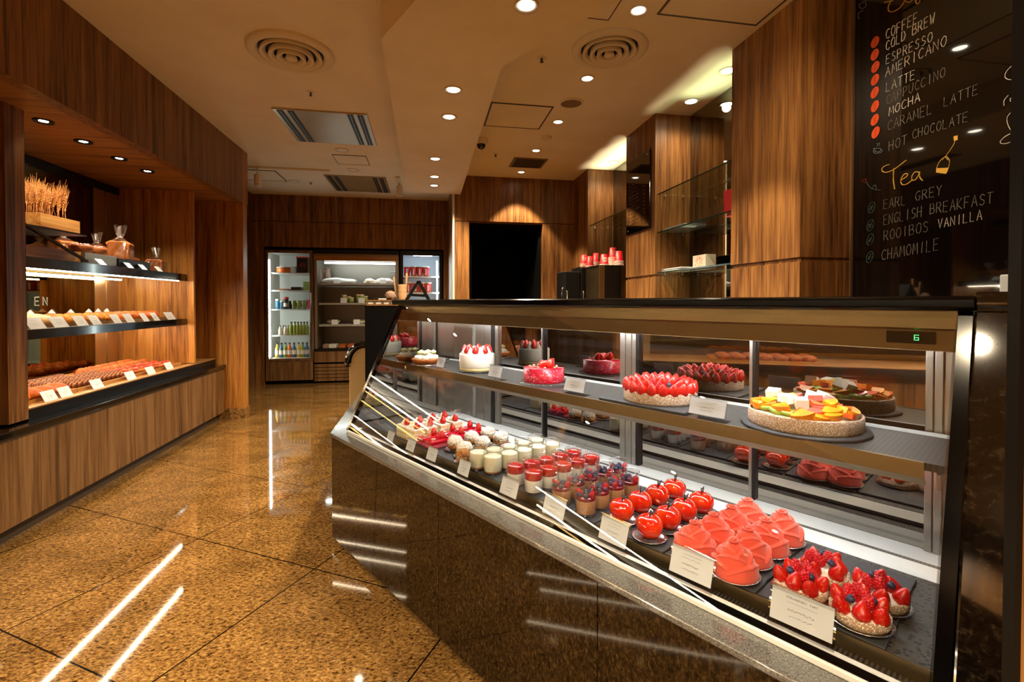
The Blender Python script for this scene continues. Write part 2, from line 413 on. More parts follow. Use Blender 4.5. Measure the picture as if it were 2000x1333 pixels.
# ------------------------------------------------------------------ room shell
ZC = 2.93; ZB = 2.68
XL, XRW, YB_, YF = -2.95, 2.32, 8.7, -3.2
struct('floor', B().box(XL, 3.6, YF, YB_, -.06, 0), 'floor_granite')
struct('ceiling', B().box(XL, 3.6, YF, YB_, ZC, ZC + .06), 'ceiling_paint')
struct('wall_left', B().box(XL - .08, XL, YF, YB_, 0, ZC), 'wood_wall')
struct('wall_front', B().box(XL, 3.6, YF - .08, YF, 0, ZC), 'wood_wall')
struct('wall_right', B().box(XRW, XRW + .08, 1.45, 6.35, 0, ZC).box(XRW, 3.6, 1.37, 1.45, 0, ZC).box(3.6, 3.68, YF, 1.45, 0, ZC), 'wood_wall')
# back wall round the fridge recess
bw = B()
bw.box(-2.62, .36, 7.87, 7.95, 2.13, 2.515).box(-2.62, .36, 7.89, 7.95, 2.515, 2.527).box(-2.62, .36, 7.87, 7.95, 2.527, ZC)
bw.box(-2.62, -2.445, 7.87, 7.95, 0, 2.13).box(.285, .36, 7.87, 7.95, 0, 2.13)
bw.box(-2.62, .36, 8.62, 8.7, 0, 2.2).box(-2.53, -2.45, 7.95, 8.62, 0, 2.2).box(.29, .36, 7.95, 8.62, 0, 2.2).box(-2.62, .36, 7.95, 8.7, 2.14, 2.2)
struct('wall_back', bw, 'wood_wall')
lw = B()
lw.box(-2.95, -2.60, 6.9, 7.95, 0, 1.19).box(-2.95, -2.60, 6.9, 7.95, 1.2, 2.38).box(-2.95, -2.60, 6.9, 7.95, 2.39, ZC)
struct('wall_far_left', lw, 'wood_dark')
# section of wall with the dark doorway
rw = B()
YD = 6.25
rw.box(.37, .56, YD, YD + .10, 0, 2.33).box(1.55, XRW, YD, YD + .10, 0, 2.33).box(.37, XRW, YD + .03, YD + .10, 2.33, 2.341).box(.37, XRW, YD, YD + .10, 2.341, ZC)
rw.box(.36, .40, YD + .10, 7.9, 0, ZC)
struct('wall_back_right', rw, 'wood_wall')
dr = B().box(.56, .60, YD + .1, 7.6, 0, 2.33).box(1.51, 1.55, YD + .1, 7.6, 0, 2.33).box(.56, 1.55, 7.6, 7.65, 0, 2.33).box(.56, 1.55, YD + .1, 7.6, 2.33, 2.37)
struct('door_1', dr, 'black_matt')
struct('trim_1', B().box(.345, .368, YD - .012, YD + .10, 0, ZC), 'trim_white')   # pale corner strip beside the doorway wall
# dropped ceiling bulkhead following the counter
bk = [(-.232, 6.25), (-.232, 2.64), (-.04, 2.27)]
d = Vector((.525, -.851)); p = Vector((-.04, 2.27)) + d * 3.2; bk.append((p.x, p.y))
q = Vector((.447, 2.82)) + d * 3.1; bk += [(q.x, q.y), (.447, 2.82), (.447, 6.25)]
struct('trim_2', B().prism(bk[::-1], ZB, ZC), 'ceiling_paint')
# columns on the right wall
XC = 1.98
def column(name, y0, y1, far=False):
    b = B()
    b.box(XC, XRW, y0, y1, 0, 1.496).box(XC + .012, XRW, y0 + .006, y1 - .006, 1.496, 1.522).box(XC, XRW, y0, y1, 1.522, ZC)
    return struct(name, b, 'wood_wall')
column('trim_3', 2.25, 2.84); column('trim_4', 3.90, 4.515)
struct('trim_5', B().box(XC, XRW, 5.67, 6.25, 0, ZC), 'wood_wall')
# bread alcove: header, pillar, end panels
XH = -1.95
struct('trim_6', B().box(-2.03, XH, -2.2, 5.62, 2.36, ZC), 'wood_wall')
struct('trim_7', B().box(XL, -2.03, -2.2, 5.62, 2.36, 2.44), 'wood_soffit')
struct('trim_8', B().box(XL, -2.23, 3.02, 3.15, .612, 2.36), 'wood_wall')
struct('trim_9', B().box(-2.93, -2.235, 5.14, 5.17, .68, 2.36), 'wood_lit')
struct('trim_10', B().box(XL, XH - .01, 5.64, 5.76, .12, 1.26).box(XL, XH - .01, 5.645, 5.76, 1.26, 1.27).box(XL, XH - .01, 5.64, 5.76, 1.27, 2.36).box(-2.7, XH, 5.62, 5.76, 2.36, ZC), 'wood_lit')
struct('baseboard_left', B().box(XL, XH, 5.63, 5.77, 0, .12), 'beige_granite')
struct('wall_alcove_side', B().box(XL, -2.62, 5.76, 6.9, 0, ZC), 'wood_dark')
# near pillar at the right edge of the view
struct('trim_11', B().box(.762, 1.6, .486, .5, 0, ZC), 'wood_wall')
struct('trim_12', B().box(.752, .762, .486, .5, 0, ZC), 'black_satin')
# ------------------------------------------------------------------ lamps in the ceilings
def lamp_spot(parent, z, power, size=2.3, blend=.55, col=WARM, r=.035):
    l = bpy.data.lights.new('spot', 'SPOT'); l.energy = power; l.spot_size = size; l.spot_blend = blend; l.color = col; l.shadow_soft_size = r
    o = bpy.data.objects.new('spot', l); COL.objects.link(o); o.parent = parent; o.location = (0, 0, z)
    return o
def downlight(x, y, z, r, power, label, group, disc='lamp_disc', ring='trim_white', col=WARM, size=2.3, blend=.55):
    t = thing('downlight', label, 'ceiling light', (x, y, z), 0, group)
    B().lathe([(r * .80, -.002), (r, -.002), (r * 1.16, -.010), (r * 1.2, -.003), (r * 1.2, 0)], 28).obj('trim_ring', ring, t)
    q = .55 if disc == 'lamp_niche' else .82
    B().lathe([(0, -.004), (r * .5, -.004), (r * q, -.003)], 24).obj('lamp', disc, t)
    if q < .6: B().lathe([(r * .56, -.003), (r * .8, -.0025)], 24).obj('black_reflector', 'black_satin', t)
    if power: lamp_spot(t, -.03, power, size, blend, col=col)
    return t
BULK = [(1028, 10), (885, 175), (877, 228), (850, 310), (849, 345), (848, 362)]
for i, (x, y) in enumerate(BULK):
    p_ = PZ(x, y, ZB); downlight(p_.x, p_.y, ZB, .05, P_BULK, 'round lit downlight in the dropped ceiling over the counter, %s from the front' % ORD[i], 'downlights in the dropped ceiling')
for i, (x, y) in enumerate([(1247, 20), (1147, 153), (1090, 238), (1047, 294), (1018, 336)]):
    p_ = PZ(x, y, ZC); downlight(p_.x, p_.y, ZC, .045, P_RIGHT, size=1.45, blend=.22, label='small lit downlight in the staff side ceiling, %s from the front' % ORD[i], group='downlights over the staff side')
for i, (x, y) in enumerate([(1350, 198), (1198, 317), (1422, 138)]):
    p_ = PZ(x, y, ZC); downlight(p_.x, p_.y, ZC, .055, P_ALC, size=2.6, blend=.9, label=['lit downlight above the nearer glass shelf niche', 'lit downlight above the farther glass shelf niche', 'lit downlight half hidden behind the nearest wooden column'][i], group='downlights over the shelf niches')
NL = [(85, 236), (163, 276), (233, 309), (288, 334)]
for i, (x, y) in enumerate(NL):
    p_ = PZ(x, y, 2.36); downlight(p_.x, p_.y, 2.36, .042, P_NICHE, 'black rimmed spotlight in the wooden soffit over the bread, %s from the front' % ORD[i], 'spotlights over the bread shelves', 'lamp_niche', 'black_satin', WARM2, 2.0)
for y in (.2, 1.1, 2.0):
    downlight(-2.5, y, 2.36, .042, P_NICHE, 'black rimmed spotlight over the nearer bread alcove', 'spotlights over the near bread shelves', 'lamp_niche', 'black_satin', WARM2, 2.0)
for i, (x, y) in enumerate([(668, 293), (690, 332), (574, 354)]):
    p_ = PZ(x, y, ZC); downlight(p_.x, p_.y, ZC, .06, 0, ['unlit white downlight between the two air vents', 'unlit white downlight by the farther air vent', 'unlit white downlight near the far left corner'][i], 'unlit downlights', 'white_paint')
for (x, y) in [(-1.5, -1.0), (-.2, -1.2), (1.0, -1.2), (-1.5, -2.4), (-.2, -2.4), (1.0, -2.4)]:
    downlight(x, y, ZC, .05, 150, 'added unseen downlight over the shop entrance', 'downlights over the entrance')  # added lamps behind the camera, their bounce brightens the ceiling

downlight(-.37, .05, ZC, .052, 70, 'large round downlight near the entrance reflected in the granite end block', 'downlights over the entrance')
for i, y in enumerate((1.70, .85)): downlight(1.19, y, ZC, .045, 60, ['small lit downlight before the chalk menu board', 'small lit downlight above the granite end block'][i], 'downlights over the staff side', size=2.85)
# ceiling fittings
def diffuser(x, y, r, label):
    t = thing('air_diffuser', label, 'air vent', (x, y, ZC), 0, 'round air diffusers')
    B().lathe([(r, 0), (r, -.012), (r * .93, -.022), (r * .80, -.024), (r * .76, -.012), (r * .74, 0)], 40).obj('outer_ring', 'ceiling_white', t)
    B().lathe([(0, -.001), (r * .74, -.001)], 32).obj('duct_opening', 'vent_black', t)
    for k, (a, z) in enumerate([(.66, -.03), (.47, -.042), (.29, -.05)]):
        B().lathe([(r * (a + .02), -.004), (r * (a + .05), z), (r * (a + .03), z - .004), (r * (a - .09), z + .016), (r * (a - .08), z + .02), (r * (a), -.008)], 36).obj('cone_ring', 'ceiling_white', t)
    B().lathe([(0, -.052), (r * .10, -.052), (r * .14, -.046), (r * .1, -.006)], 24).obj('centre_cone', 'ceiling_white', t)
p_ = PZ(569, 102, ZC); diffuser(p_.x, p_.y, .27, 'round cream air diffuser over the shop floor')
p_ = PZ(1190, 95, ZC); diffuser(p_.x, p_.y, .245, 'round cream air diffuser over the staff side')
def cassette(x0, x1, y0, y1, label):
    t = thing('air_conditioner', label, 'air vent', ((x0 + x1) / 2, (y0 + y1) / 2, ZC), 0, 'ceiling air conditioners')
    w, h = (x1 - x0) / 2, (y1 - y0) / 2
    B().box(-w, w, -h, h, -.012, 0).obj('cover_panel', 'vent_plate', t, .003)
    for s in (-1, 1):
        for k in (0, 1):
            c = s * (w - .06 - k * .085)
            B().box(c - .025, c + .025, -h + .02, h - .02, -.016, -.011).obj('slot', 'vent_black', t)
            B().box(c - .003, c + .003, -h + .02, h - .02, -.019, -.012).obj('slot_blade', 'grey_metal', t)
cassette(-1.285, -.505, 4.36, 5.20, 'square ceiling air vent with black side slots, nearer of the two')
cassette(-1.30, -.52, 6.52, 7.40, 'square ceiling air vent with black side slots, farther of the two')
def hatch(x0, x1, y0, y1, label, m='toe_kick', w=.012):
    t = thing('access_hatch', label, 'ceiling hatch', ((x0 + x1) / 2, (y0 + y1) / 2, ZC), 0, 'ceiling access hatches')
    a, h = (x1 - x0) / 2, (y1 - y0) / 2
    B().box(-a + w, a - w, -h + w, h - w, -.004, 0).obj('panel', 'ceiling_paint', t)
    B().box(-a, a, -h, -h + w, -.006, 0).box(-a, a, h - w, h, -.006, 0).box(-a, -a + w, -h + w, h - w, -.006, 0).box(a - w, a, -h + w, h - w, -.006, 0).obj('frame', m, t)
hatch(.535, 1.067, 3.92, 4.45, 'square ceiling hatch with dark frame beside the security camera')
hatch(.55, 1.055, 2.13, 2.665, 'square ceiling hatch beside the dropped ceiling edge', w=.006)
hatch(1.304, 1.94, 1.9, 2.56, 'large framed ceiling hatch near the chalk board column')
hatch(-1.03, -.66, 5.62, 5.98, 'small pale ceiling hatch between the two air vents', w=.006)
hatch(-2.55, -1.86, 6.45, 6.98, 'pale framed ceiling hatch in the far left corner')
t = thing('return_grille', 'square brown ventilation grille in the staff side ceiling', 'air vent', (1.195, 5.55, ZC))
B().box(-.2, .2, -.19, .19, -.008, 0).obj('frame', 'speaker_grey', t)
for k in range(9): B().box(-.17, .17, -.16 + k * .038, -.145 + k * .038, -.014, -.007).obj('blade', 'toe_kick', t)
t = thing('ceiling_speaker', 'round brown ceiling speaker on the staff side', 'speaker', tuple(PZ(1116, 201, ZC)))
B().lathe([(0, -.006), (.085, -.006)], 32).obj('grille', 'speaker_grey', t); B().lathe([(.085, -.004), (.088, -.012), (.1, -.008), (.1, 0)], 32).obj('rim', 'ceiling_paint', t)
t = thing('smoke_detector', 'round pale smoke detector in the staff side ceiling', 'smoke detector', tuple(PZ(1067, 268, ZC)))
B().lathe([(0, -.022), (.04, -.022), (.055, -.012), (.06, 0)], 28).obj('cover', 'ceiling_white', t)
def sprinkler(x, y, label):
    p = PZ(x, y, ZC); t = thing('sprinkler', label, 'sprinkler', tuple(p), 0, 'fire sprinklers')
    B().lathe([(0.0, -.004), (.022, -.004), (.036, 0)], 20).obj('rosette', 'trim_white', t)
    B().lathe([(0, -.03), (.013, -.03), (.013, -.026), (.006, -.02), (.008, -.004)], 12).obj('head', 'toe_kick', t)
sprinkler(1058, 113, 'small sprinkler head beside the round diffuser on the staff side')
sprinkler(607, 180, 'small sprinkler head behind the round diffuser over the shop floor')
sprinkler(968, 301, 'small sprinkler head by the security camera'); sprinkler(607, 356, 'small sprinkler head near the back wall')
t = thing('security_camera', 'dome security camera with black bulb at the dropped ceiling edge', 'camera', (.555, 4.83, ZC))
B().lathe([(0, -.055), (.055, -.055), (.065, -.045), (.07, 0)], 28).obj('housing', 'ceiling_paint', t)
B().ell((0, 0, -.055), (.045, .045, .05), 20, 12).obj('dome', 'black_gloss', t)
t = thing('track_light', 'white ceiling track with one small cylinder spotlight near the back wall', 'track light', (-1.9, 6.3, ZC))
pa, pb = PZ(478, 343, ZC) - t.location, PZ(615, 347, ZC) - t.location
B().box(-.75, .72, -.018, .018, -.02, 0).obj('track', 'ceiling_white', t)
B().tube([(-.12, 0, -.02), (-.12, 0, -.10)], .012, 8).obj('stem', 'ceiling_white', t)
B().lathe([(0, -.24), (.036, -.24), (.04, -.235), (.04, -.10), (.03, -.09), (0, -.09)], 20, (-.12, 0, 0)).obj('lamp_head', 'ceiling_white', t)
t = thing('track_light', 'short cylinder spotlight under the ceiling beside the far end of the dropped ceiling', 'track light', (-.36, 6.75, ZC))
B().box(-.03, .03, -.3, .3, -.02, 0).obj('track', 'ceiling_white', t); B().tube([(0, 0, -.02), (0, 0, -.06)], .012, 8).obj('stem', 'ceiling_white', t)
B().lathe([(0, -.20), (.036, -.20), (.04, -.195), (.04, -.06), (.03, -.05), (0, -.05)], 20).obj('lamp_head', 'ceiling_white', t)
lamp_spot(t, -.215, 45, 2.2)

# ------------------------------------------------------------------ granite plinth and pastry case
pl = thing('counter_plinth', 'dark brown polished granite counter base under the pastry case', 'counter')
A = CW(-.083, 0, 0)
def wp(u, v): p = CW(u, v, 0); return (p.x, p.y)
foot = [(A.x, A.y), wp(2.33, 0), wp(2.33, .9), wp(.0, .9), (.33, 3.78), (A.x, 3.78)]
inner = [(A.x + .04, A.y + .022), wp(2.33, .03), wp(2.33, .9), wp(.0, .9), (.33, 3.78), (A.x + .04, 3.78)]
body = B()
def seg_u(b, u0, u1):   # front slabs with fine vertical joints
    b.add([tuple(CW(u0, 0, .045)), tuple(CW(u1, 0, .045)), tuple(CW(u1, .03, .045)), tuple(CW(u0, .03, .045)), tuple(CW(u0, 0, .575)), tuple(CW(u1, 0, .575)), tuple(CW(u1, .03, .575)), tuple(CW(u0, .03, .575))],
          [(0, 3, 2, 1), (4, 5, 6, 7), (0, 1, 5, 4), (1, 2, 6, 5), (2, 3, 7, 6), (3, 0, 4, 7)])
uu = [-.081, .22, .932, 1.66, 2.33]
for k in range(4): seg_u(body, uu[k] + .0015, uu[k + 1] - .0015)
body.box(A.x, A.x + .03, A.y + .02, 3.78, .045, .575)
body.obj('front_slabs', 'counter_granite', pl)
B().prism(inner, .0, .572).obj('core', 'black_matt', pl)
B().prism([(A.x - .006, A.y - .004), wp(2.33, -.008), wp(2.33, .9), wp(.0, .9), (.33, 3.78), (A.x - .006, 3.78)], .575, .592).obj('ledge', 'ledge_granite', pl, .003)

cs = thing('pastry_display_case', 'long glass fronted pastry display case with black frame and slanted glass', 'display case', tuple(CO), CROT)
UE = 2.285
ZD = .620
G0, G1 = (.072, .600), (.385, 1.258)        # slanted glass line (v,z)
def slant(b, u0, u1, off, th):
    n = Vector((-(G1[1] - G0[1]), G1[0] - G0[0])).normalized()   # outward normal in (v,z)
    a = [(G0[0] + n.x * off, G0[1] + n.y * off), (G1[0] + n.x * off, G1[1] + n.y * off), (G1[0] + n.x * (off + th), G1[1] + n.y * (off + th)), (G0[0] + n.x * (off + th), G0[1] + n.y * (off + th))]
    return b.extr(a, u0, u1)
slant(B(), -.03, UE + .002, 0, .005).obj('front_glass', 'front_glass', cs)
slant(B(), -.055, -.032, -.03, .036).obj('end_frame', 'black_slab', cs)
slant(B(), UE + .004, UE + .026, -.12, .127).obj('end_frame', 'black_slab', cs)
B().extr([(.365, 1.262), (.358, 1.268), (.358, 1.286), (.368, 1.292), (.86, 1.292), (.86, 1.262)], -.10, UE + .03).obj('top_slab', 'black_slab', cs, .002)
B().box(-.03, UE, .062, .072, .5925, .604).obj('glass_channel', 'steel_white', cs, .001)
B().box(-.03, UE, .0725, .094, .592, .594).obj('gasket', 'black_matt', cs)
B().box(-.03, UE, .0945, .0968, .5925, .6052).obj('rail_dark_strip', 'black_matt', cs)  # black strip over the rail face, added to widen the dark gap
B().box(-.03, UE, .097, .111, .5925, .606).obj('front_rail', 'steel_white', cs)
B().box(-.03, UE, .1115, .143, .592, .598).obj('front_grille', 'grille_rib', cs)
B().box(-.03, UE, .1435, .147, .592, ZD + .008).obj('deck_lip', 'steel_gold', cs)
B().box(-.03, UE, .1475, .52, .592, ZD).obj('deck', 'wicker_mat', cs)
B().box(-.03, UE, .5205, .605, .592, ZD - .002).obj('deck_edge', 'steel_white', cs)
B().box(-.03, UE, .6055, .65, .592, .606).obj('back_grille', 'grille_rib', cs)
B().extr([(.6505, .592), (.6505, .606), (.70, .604), (.71, .60), (.752, .60), (.752, .592)], -.03, UE).obj('back_sill', 'steel_white', cs)
# back wall of sliding mirror doors and steel posts
for (a, b_) in ((.40, .735), (.752, 1.205), (1.30, 1.735), (1.757, 2.195)):
    B().box(a, b_, .750, .756, .602, 1.15).obj('mirror_door', 'case_mirror', cs)
for (a, b_, m) in ((.735, .743, 'steel'), (.743, .752, 'black_satin'), (1.205, 1.232, 'steel'), (1.234, 1.262, 'steel'), (1.264, 1.284, 'steel'), (1.286, 1.30, 'black_satin'), (1.735, 1.746, 'steel'), (1.746, 1.757, 'black_satin'), (2.195, 2.212, 'steel'), (2.214, 2.232, 'steel'), (.375, .40, 'steel'), (.34, .372, 'black_satin'), (.28, .338, 'steel'), (.20, .278, 'steel'), (.17, .198, 'grey_metal')):
    B().box(a, b_, .735, .757, .602, 1.15).obj('door_post', m, cs, .002)
B().box(-.03, .168, .745, .757, .602, 1.15).box(2.234, UE, .745, .757, .602, 1.15).obj('back_panel', 'steel', cs)
B().box(-.03, UE, .735, .757, 1.147, 1.262).obj('upper_back_panel', 'steel_gold', cs)
B().extr([(.412, 1.2615), (.412, 1.222), (.422, 1.217), (.432, 1.217), (.436, 1.172), (.452, 1.170), (.454, 1.2615)], -.03, UE).obj('canopy_lip', 'steel_gold', cs)
B().box(-.03, UE, .4545, .735, 1.25, 1.2615).obj('canopy_ceiling', 'steel_white', cs)
B().box(.0, UE - .14, .456, .472, 1.1715, 1.184).obj('light_tube', 'led_case', cs)
B().extr([(.092, .606), (.385, 1.235), (.745, 1.235), (.745, .606)], -.031, -.027).obj('end_mirror', 'case_mirror', cs)
B().extr([(.092, .606), (.385, 1.235), (.757, 1.235), (.757, .606)], UE - .002, UE + .003).obj('end_panel', 'front_glass', cs)
# upper shelf
SHT = .925
B().box(-.02, UE - .008, .415, .70, .908, SHT).obj('upper_shelf', 'ribbed_mat', cs)
B().extr([(.405, SHT + .002), (.403, .892), (.412, .886), (.432, .870), (.436, .874), (.415, .893), (.415, SHT + .002)], -.02, 2.235).obj('shelf_lip', 'steel_gold', cs)
B().box(.0, 2.22, .440, .455, .893, .905).obj('light_tube', 'led_shelf', cs)
B().box(-.02, UE - .008, .70, .715, .90, .932).obj('shelf_back_rail', 'steel_white', cs)
B().extr([(.42, .868), (.41, .905), (.70, .905), (.70, .868)], 2.255, 2.262).obj('shelf_bracket', 'steel', cs)
# thermometer
pa, pb = cuv(PV(1732, 645, .432)), cuv(PV(1828, 672, .432)); za, zb = 1.186, 1.2135
tp = B().box(pa[0], pb[0], .427, .4315, za, zb).obj('thermometer', 'black_gloss', cs)
dg = B(); uc = cuv(PV(1790, 660, .427))[0]; zc = (za + zb) / 2; h = .0062; w = .0042
for (x0, x1, z0, z1) in ((-w, w, h * 2 - .0012, h * 2), (-w, w, h - .0006, h + .0006), (-w, w, 0, .0012), (-w, -w + .0013, 0, h * 2), (w - .0013, w, 0, h)):
    dg.box(uc + x0, uc + x1,   .4255, .4268, zc - h + z0, zc - h + z1)
dg.obj('digit', 'digit_green', cs)

# granite end block right of the case
eb = B(); eb.extr([(.05, 0), (.05, .600), (.065, .606), (.375, 1.262), (.36, 1.275), (.375, 1.30), (.9, 1.30), (.9, 0)], UE + .028, 2.425)
o = eb.obj('counter_end_block', 'black_granite', None, .004); o.location = CO; o.rotation_euler = (0, 0, CROT)
tag(o, 'black speckled polished granite end block with slanted face right of the case', 'counter')
# ------------------------------------------------------------------ pastry prototypes
def m_strawberry(n=14):
    b = B(); b.lathe([(0, 0), (.0085, .0008), (.0125, .004), (.0142, .009), (.0132, .015), (.0105, .0215), (.0070, .0275), (.0035, .0318), (.0012, .0332), (0, .0335)], n); return b.mesh('strawberry')
def m_raspberry():
    b = B(); rnd = random.Random(3)
    for j in range(5):
        t = -.5 + j * .45; r = .0075 * math.cos(t * .75) * (1 - .1 * j * .5); z = .006 + .0042 * j
        k = 8 if j < 3 else (6 if j == 3 else 3)
        for i in range(k):
            a = 2 * PI * (i + .5 * j) / k; b.ell((r * math.cos(a), r * math.sin(a), z), (.0036,) * 3, 6, 4)
    b.ell((0, 0, .013), (.0075, .0075, .012), 8, 6)
    return b.mesh('raspberry')
def m_blueberry():
    b = B(); b.ell((0, 0, .006), (.0068, .0068, .0062), 12, 8); b.lathe([(.0025, .0118), (.0035, .0132), (.0022, .0122)], 8); return b.mesh('blueberry')
ME_S, ME_R, ME_B = m_strawberry(), m_raspberry(), m_blueberry()
def doily(par, r, rx=1.0):
    b = B()
    b.lathe([(0, .0006), (r * .72, .0006), (r * .84, .004), (r, .0075), (r * 1.0, .0085), (r * .83, .0055), (r * .71, .002), (0, .002)], 64, wob=lambda a, q, z: .03 * math.sin(32 * a) * (1 if z > .003 else 0))
    return b.obj('doily', 'silver_foil', par)
def cream_kiss(b, c, r, h, tw=6):
    n = 24; prof = []
    for j in range(9):
        t = j / 8; prof.append((r * (1 - t) ** .8 * (1.0 if t > .08 else .85), h * t))
    return b.lathe(prof, n, c, True, wob=lambda a, q, z: .14 * math.sin(tw * (a + z / h * 2.2)))
DZ = ZD + .0092           # top of the slates on the deck
# slates lying on the deck
def slate(u0, u1, v0, v1, z, label, name='slate_tray', seed=1, rz=0, group='slate trays in the pastry case'):
    rnd = random.Random(seed); pts = []
    n = 14
    for (a, b_) in (((u0, v0), (u1, v0)), ((u1, v0), (u1, v1)), ((u1, v1), (u0, v1)), ((u0, v1), (u0, v0))):
        for k in range(n):
            t = k / n; pts.append((a[0] + (b_[0] - a[0]) * t + rnd.uniform(-.0016, .0016), a[1] + (b_[1] - a[1]) * t + rnd.uniform(-.0016, .0016)))
    c = CW((u0 + u1) / 2, (v0 + v1) / 2, z)
    pts = [(x - (u0 + u1) / 2, y - (v0 + v1) / 2) for x, y in pts]
    o = B().prism(pts, .0, .008).obj(name, 'slate', None, .0015); o.location = c; o.rotation_euler = (0, 0, CROT + rz)
    return tag(o, label, 'tray', group)
SL = [(.02, .30, 'at the left end of the case'), (.31, .485, 'under the strawberry shortcakes'), (.49, .635, 'under the red berry slices'), (.64, .90, 'under the cream puffs'), (.905, 1.10, 'under the custard glasses'), (1.105, 1.32, 'under the red jelly puddings'), (1.325, 1.53, 'under the berry mocha jars'), (1.535, 1.752, 'under the red candy apples'), (1.758, 1.982, 'under the coral rose cakes'), (1.988, 2.215, 'under the strawberry tarts')]
for i, (a, b_, w) in enumerate(SL): slate(a, b_, .152, .487, ZD + .0006, 'dark slate tray ' + w, seed=i)

# --- strawberry tart
def berry_pile(par, spots):
    for (k, x, y, z, rx, ry, sc) in spots:
        me, nm, mt = {'s': (ME_S, 'strawberry', 'strawberry'), 'r': (ME_R, 'raspberry', 'raspberry'), 'b': (ME_B, 'blueberry', 'blueberry')}[k]
        put(nm, me, mt, par, (x, y, z), (rx, ry, x * 90), sc)
tt = thing('strawberry_tart', '', 'pastry', group='strawberry tarts on the slate')
doily(tt, .058)
B().lathe([(0, .003), (.047, .003), (.0525, .012), (.0525, .026), (.048, .027), (.044, .021), (0, .020)], 40, wob=lambda a, r, z: .012 * math.sin(23 * a + z * 700)).obj('tart_shell', 'nut_crust', tt)
B().lathe([(.044, .0195), (.036, .026), (0, .030)], 24).obj('cream', 'cream', tt)
berry_pile(tt, [('s', .027, -.024, .021, -.28, -.34, 1.14), ('s', -.006, -.035, .021, -.36, 0, 1.18), ('s', -.032, -.014, .021, -.2, .34, 1.13), ('s', .032, .010, .021, .1, -.4, 1.10), ('s', .006, .034, .021, .36, -.06, 1.07), ('s', -.026, .025, .021, .3, .24, 1.13),
                ('r', .006, -.010, .034, .3, .2, 1.15), ('r', -.014, .008, .036, 0, -.3, 1.2), ('r', .018, .012, .034, -.3, .4, 1.1), ('b', -.018, -.012, .042, 0, 0, 1.15), ('b', .022, -.006, .044, 0, 0, 1.05), ('r', .002, .022, .038, -.4, 0, 1.05)])
sr = Series(tt)
for (u, v, lb) in ((2.052, .222, 'strawberry tart on silver doily, front left one of the four on the right slate'), (2.068, .322, 'strawberry tart on silver doily, back left one of the four on the right slate'), (2.163, .207, 'strawberry tart on silver doily, front right one of the four on the right slate'), (2.176, .308, 'strawberry tart on silver doily, back right one of the four on the right slate')):
    sr.place(CW(u, v, DZ), CROT + u * 7 + v * 20, lb)
# --- rose cake
def rose_mesh():
    b = B(); nu, nz = 108, 44; v = []; f = []
    def R(t):
        return .0415 * (1 - .06 * (1 - min(t / .12, 1)) ** 2) * max(1 - .52 * t ** 1.9 - (.9 * max(t - .72, 0) / .28) ** 3 * .42, .05)
    ss = lambda x: 0 if x < 0 else (1 if x > 1 else x * x * (3 - 2 * x))
    tiers = [(0.2, 3, .30, .26, .0062), (1.25, 3, .52, .24, .0056), (.6, 3, .72, .18, .0046), (1.7, 2, .88, .10, .0036)]
    for j in range(nz + 1):
        t = j / nz; z = .004 + .074 * t
        for i in range(nu):
            a = 2 * PI * i / nu; r = R(t)
            for (o_, n, zk, hk, dd) in tiers:
                ph = ((a - o_) / (2 * PI / n)) % 1.0
                ze = zk + hk * (math.sin(PI * ph) ** .7 * .8 + ph * .5 - .3)
                r += dd * (ss((ze - t) / .035 + .5) - .55) + dd * .5 * math.exp(-((ze - t - .02) / .02) ** 2)
            v.append((r * math.cos(a), r * math.sin(a), z))
    for j in range(nz):
        for i in range(nu): f.append((j * nu + i, j * nu + (i + 1) % nu, (j + 1) * nu + (i + 1) % nu, (j + 1) * nu + i))
    f.append(tuple(range(nu))[::-1]); f.append(tuple(range(nz * nu, (nz + 1) * nu)))
    b.add(v, f, True)
    sp = []
    for k in range(40): q = k / 39; sp.append(((.013 * (1 - q) + .0015) * math.cos(q * 11), (.013 * (1 - q) + .0015) * math.sin(q * 11), .0775 + .003 * q))
    b.tube(sp, .0026, 6)
    return b
rc = thing('rose_cake', '', 'pastry', group='coral rose shaped cakes')
doily(rc, .054)
rose_mesh().obj('rose', 'coral_velvet', rc)
sr = Series(rc)
for side, lst in (('left', [(1.812, .205), (1.824, .288), (1.836, .372), (1.845, .456)]), ('right', [(1.922, .185), (1.920, .272), (1.930, .358), (1.939, .445)])):
    for i, (u, v) in enumerate(lst):
        sr.place(CW(u, v, DZ), CROT + 1.1 * i + (0 if side == 'left' else .4), 'coral red rose shaped cake, %s from the front in the %s column' % (ORD[i], side), 1.05)
# --- candy apple
ap = thing('apple_cake', '', 'pastry', group='glossy red apple cakes')
doily(ap, .047)
B().lathe([(0, .006), (.012, .004), (.022, .007), (.032, .020), (.0365, .036), (.0345, .050), (.026, .060), (.015, .0635), (.006, .0605), (0, .057)], 36, wob=lambda a, r, z: .02 * math.sin(5 * a) * (1 if z < .03 else .4)).obj('apple_body', 'candy_red', ap)
B().tube([(0, 0, .056), (.001, .001, .066), (.004, .002, .078)], [.0014, .0012, .002], 6).obj('stem', 'chocolate', ap)
lv = B(); lv.add([(0, 0, .060), (.008, -.004, .068), (.018, -.002, .079), (.007, .004, .070), (0.0, 0.001, .061), (.008, -.003, .0695), (.018, -.001, .080), (.007, .005, .0715)], [(0, 1, 2, 3), (7, 6, 5, 4), (0, 4, 5, 1), (1, 5, 6, 2), (2, 6, 7, 3), (3, 7, 4, 0)], True)
lv.obj('leaf', 'chocolate', ap)
sr = Series(ap)
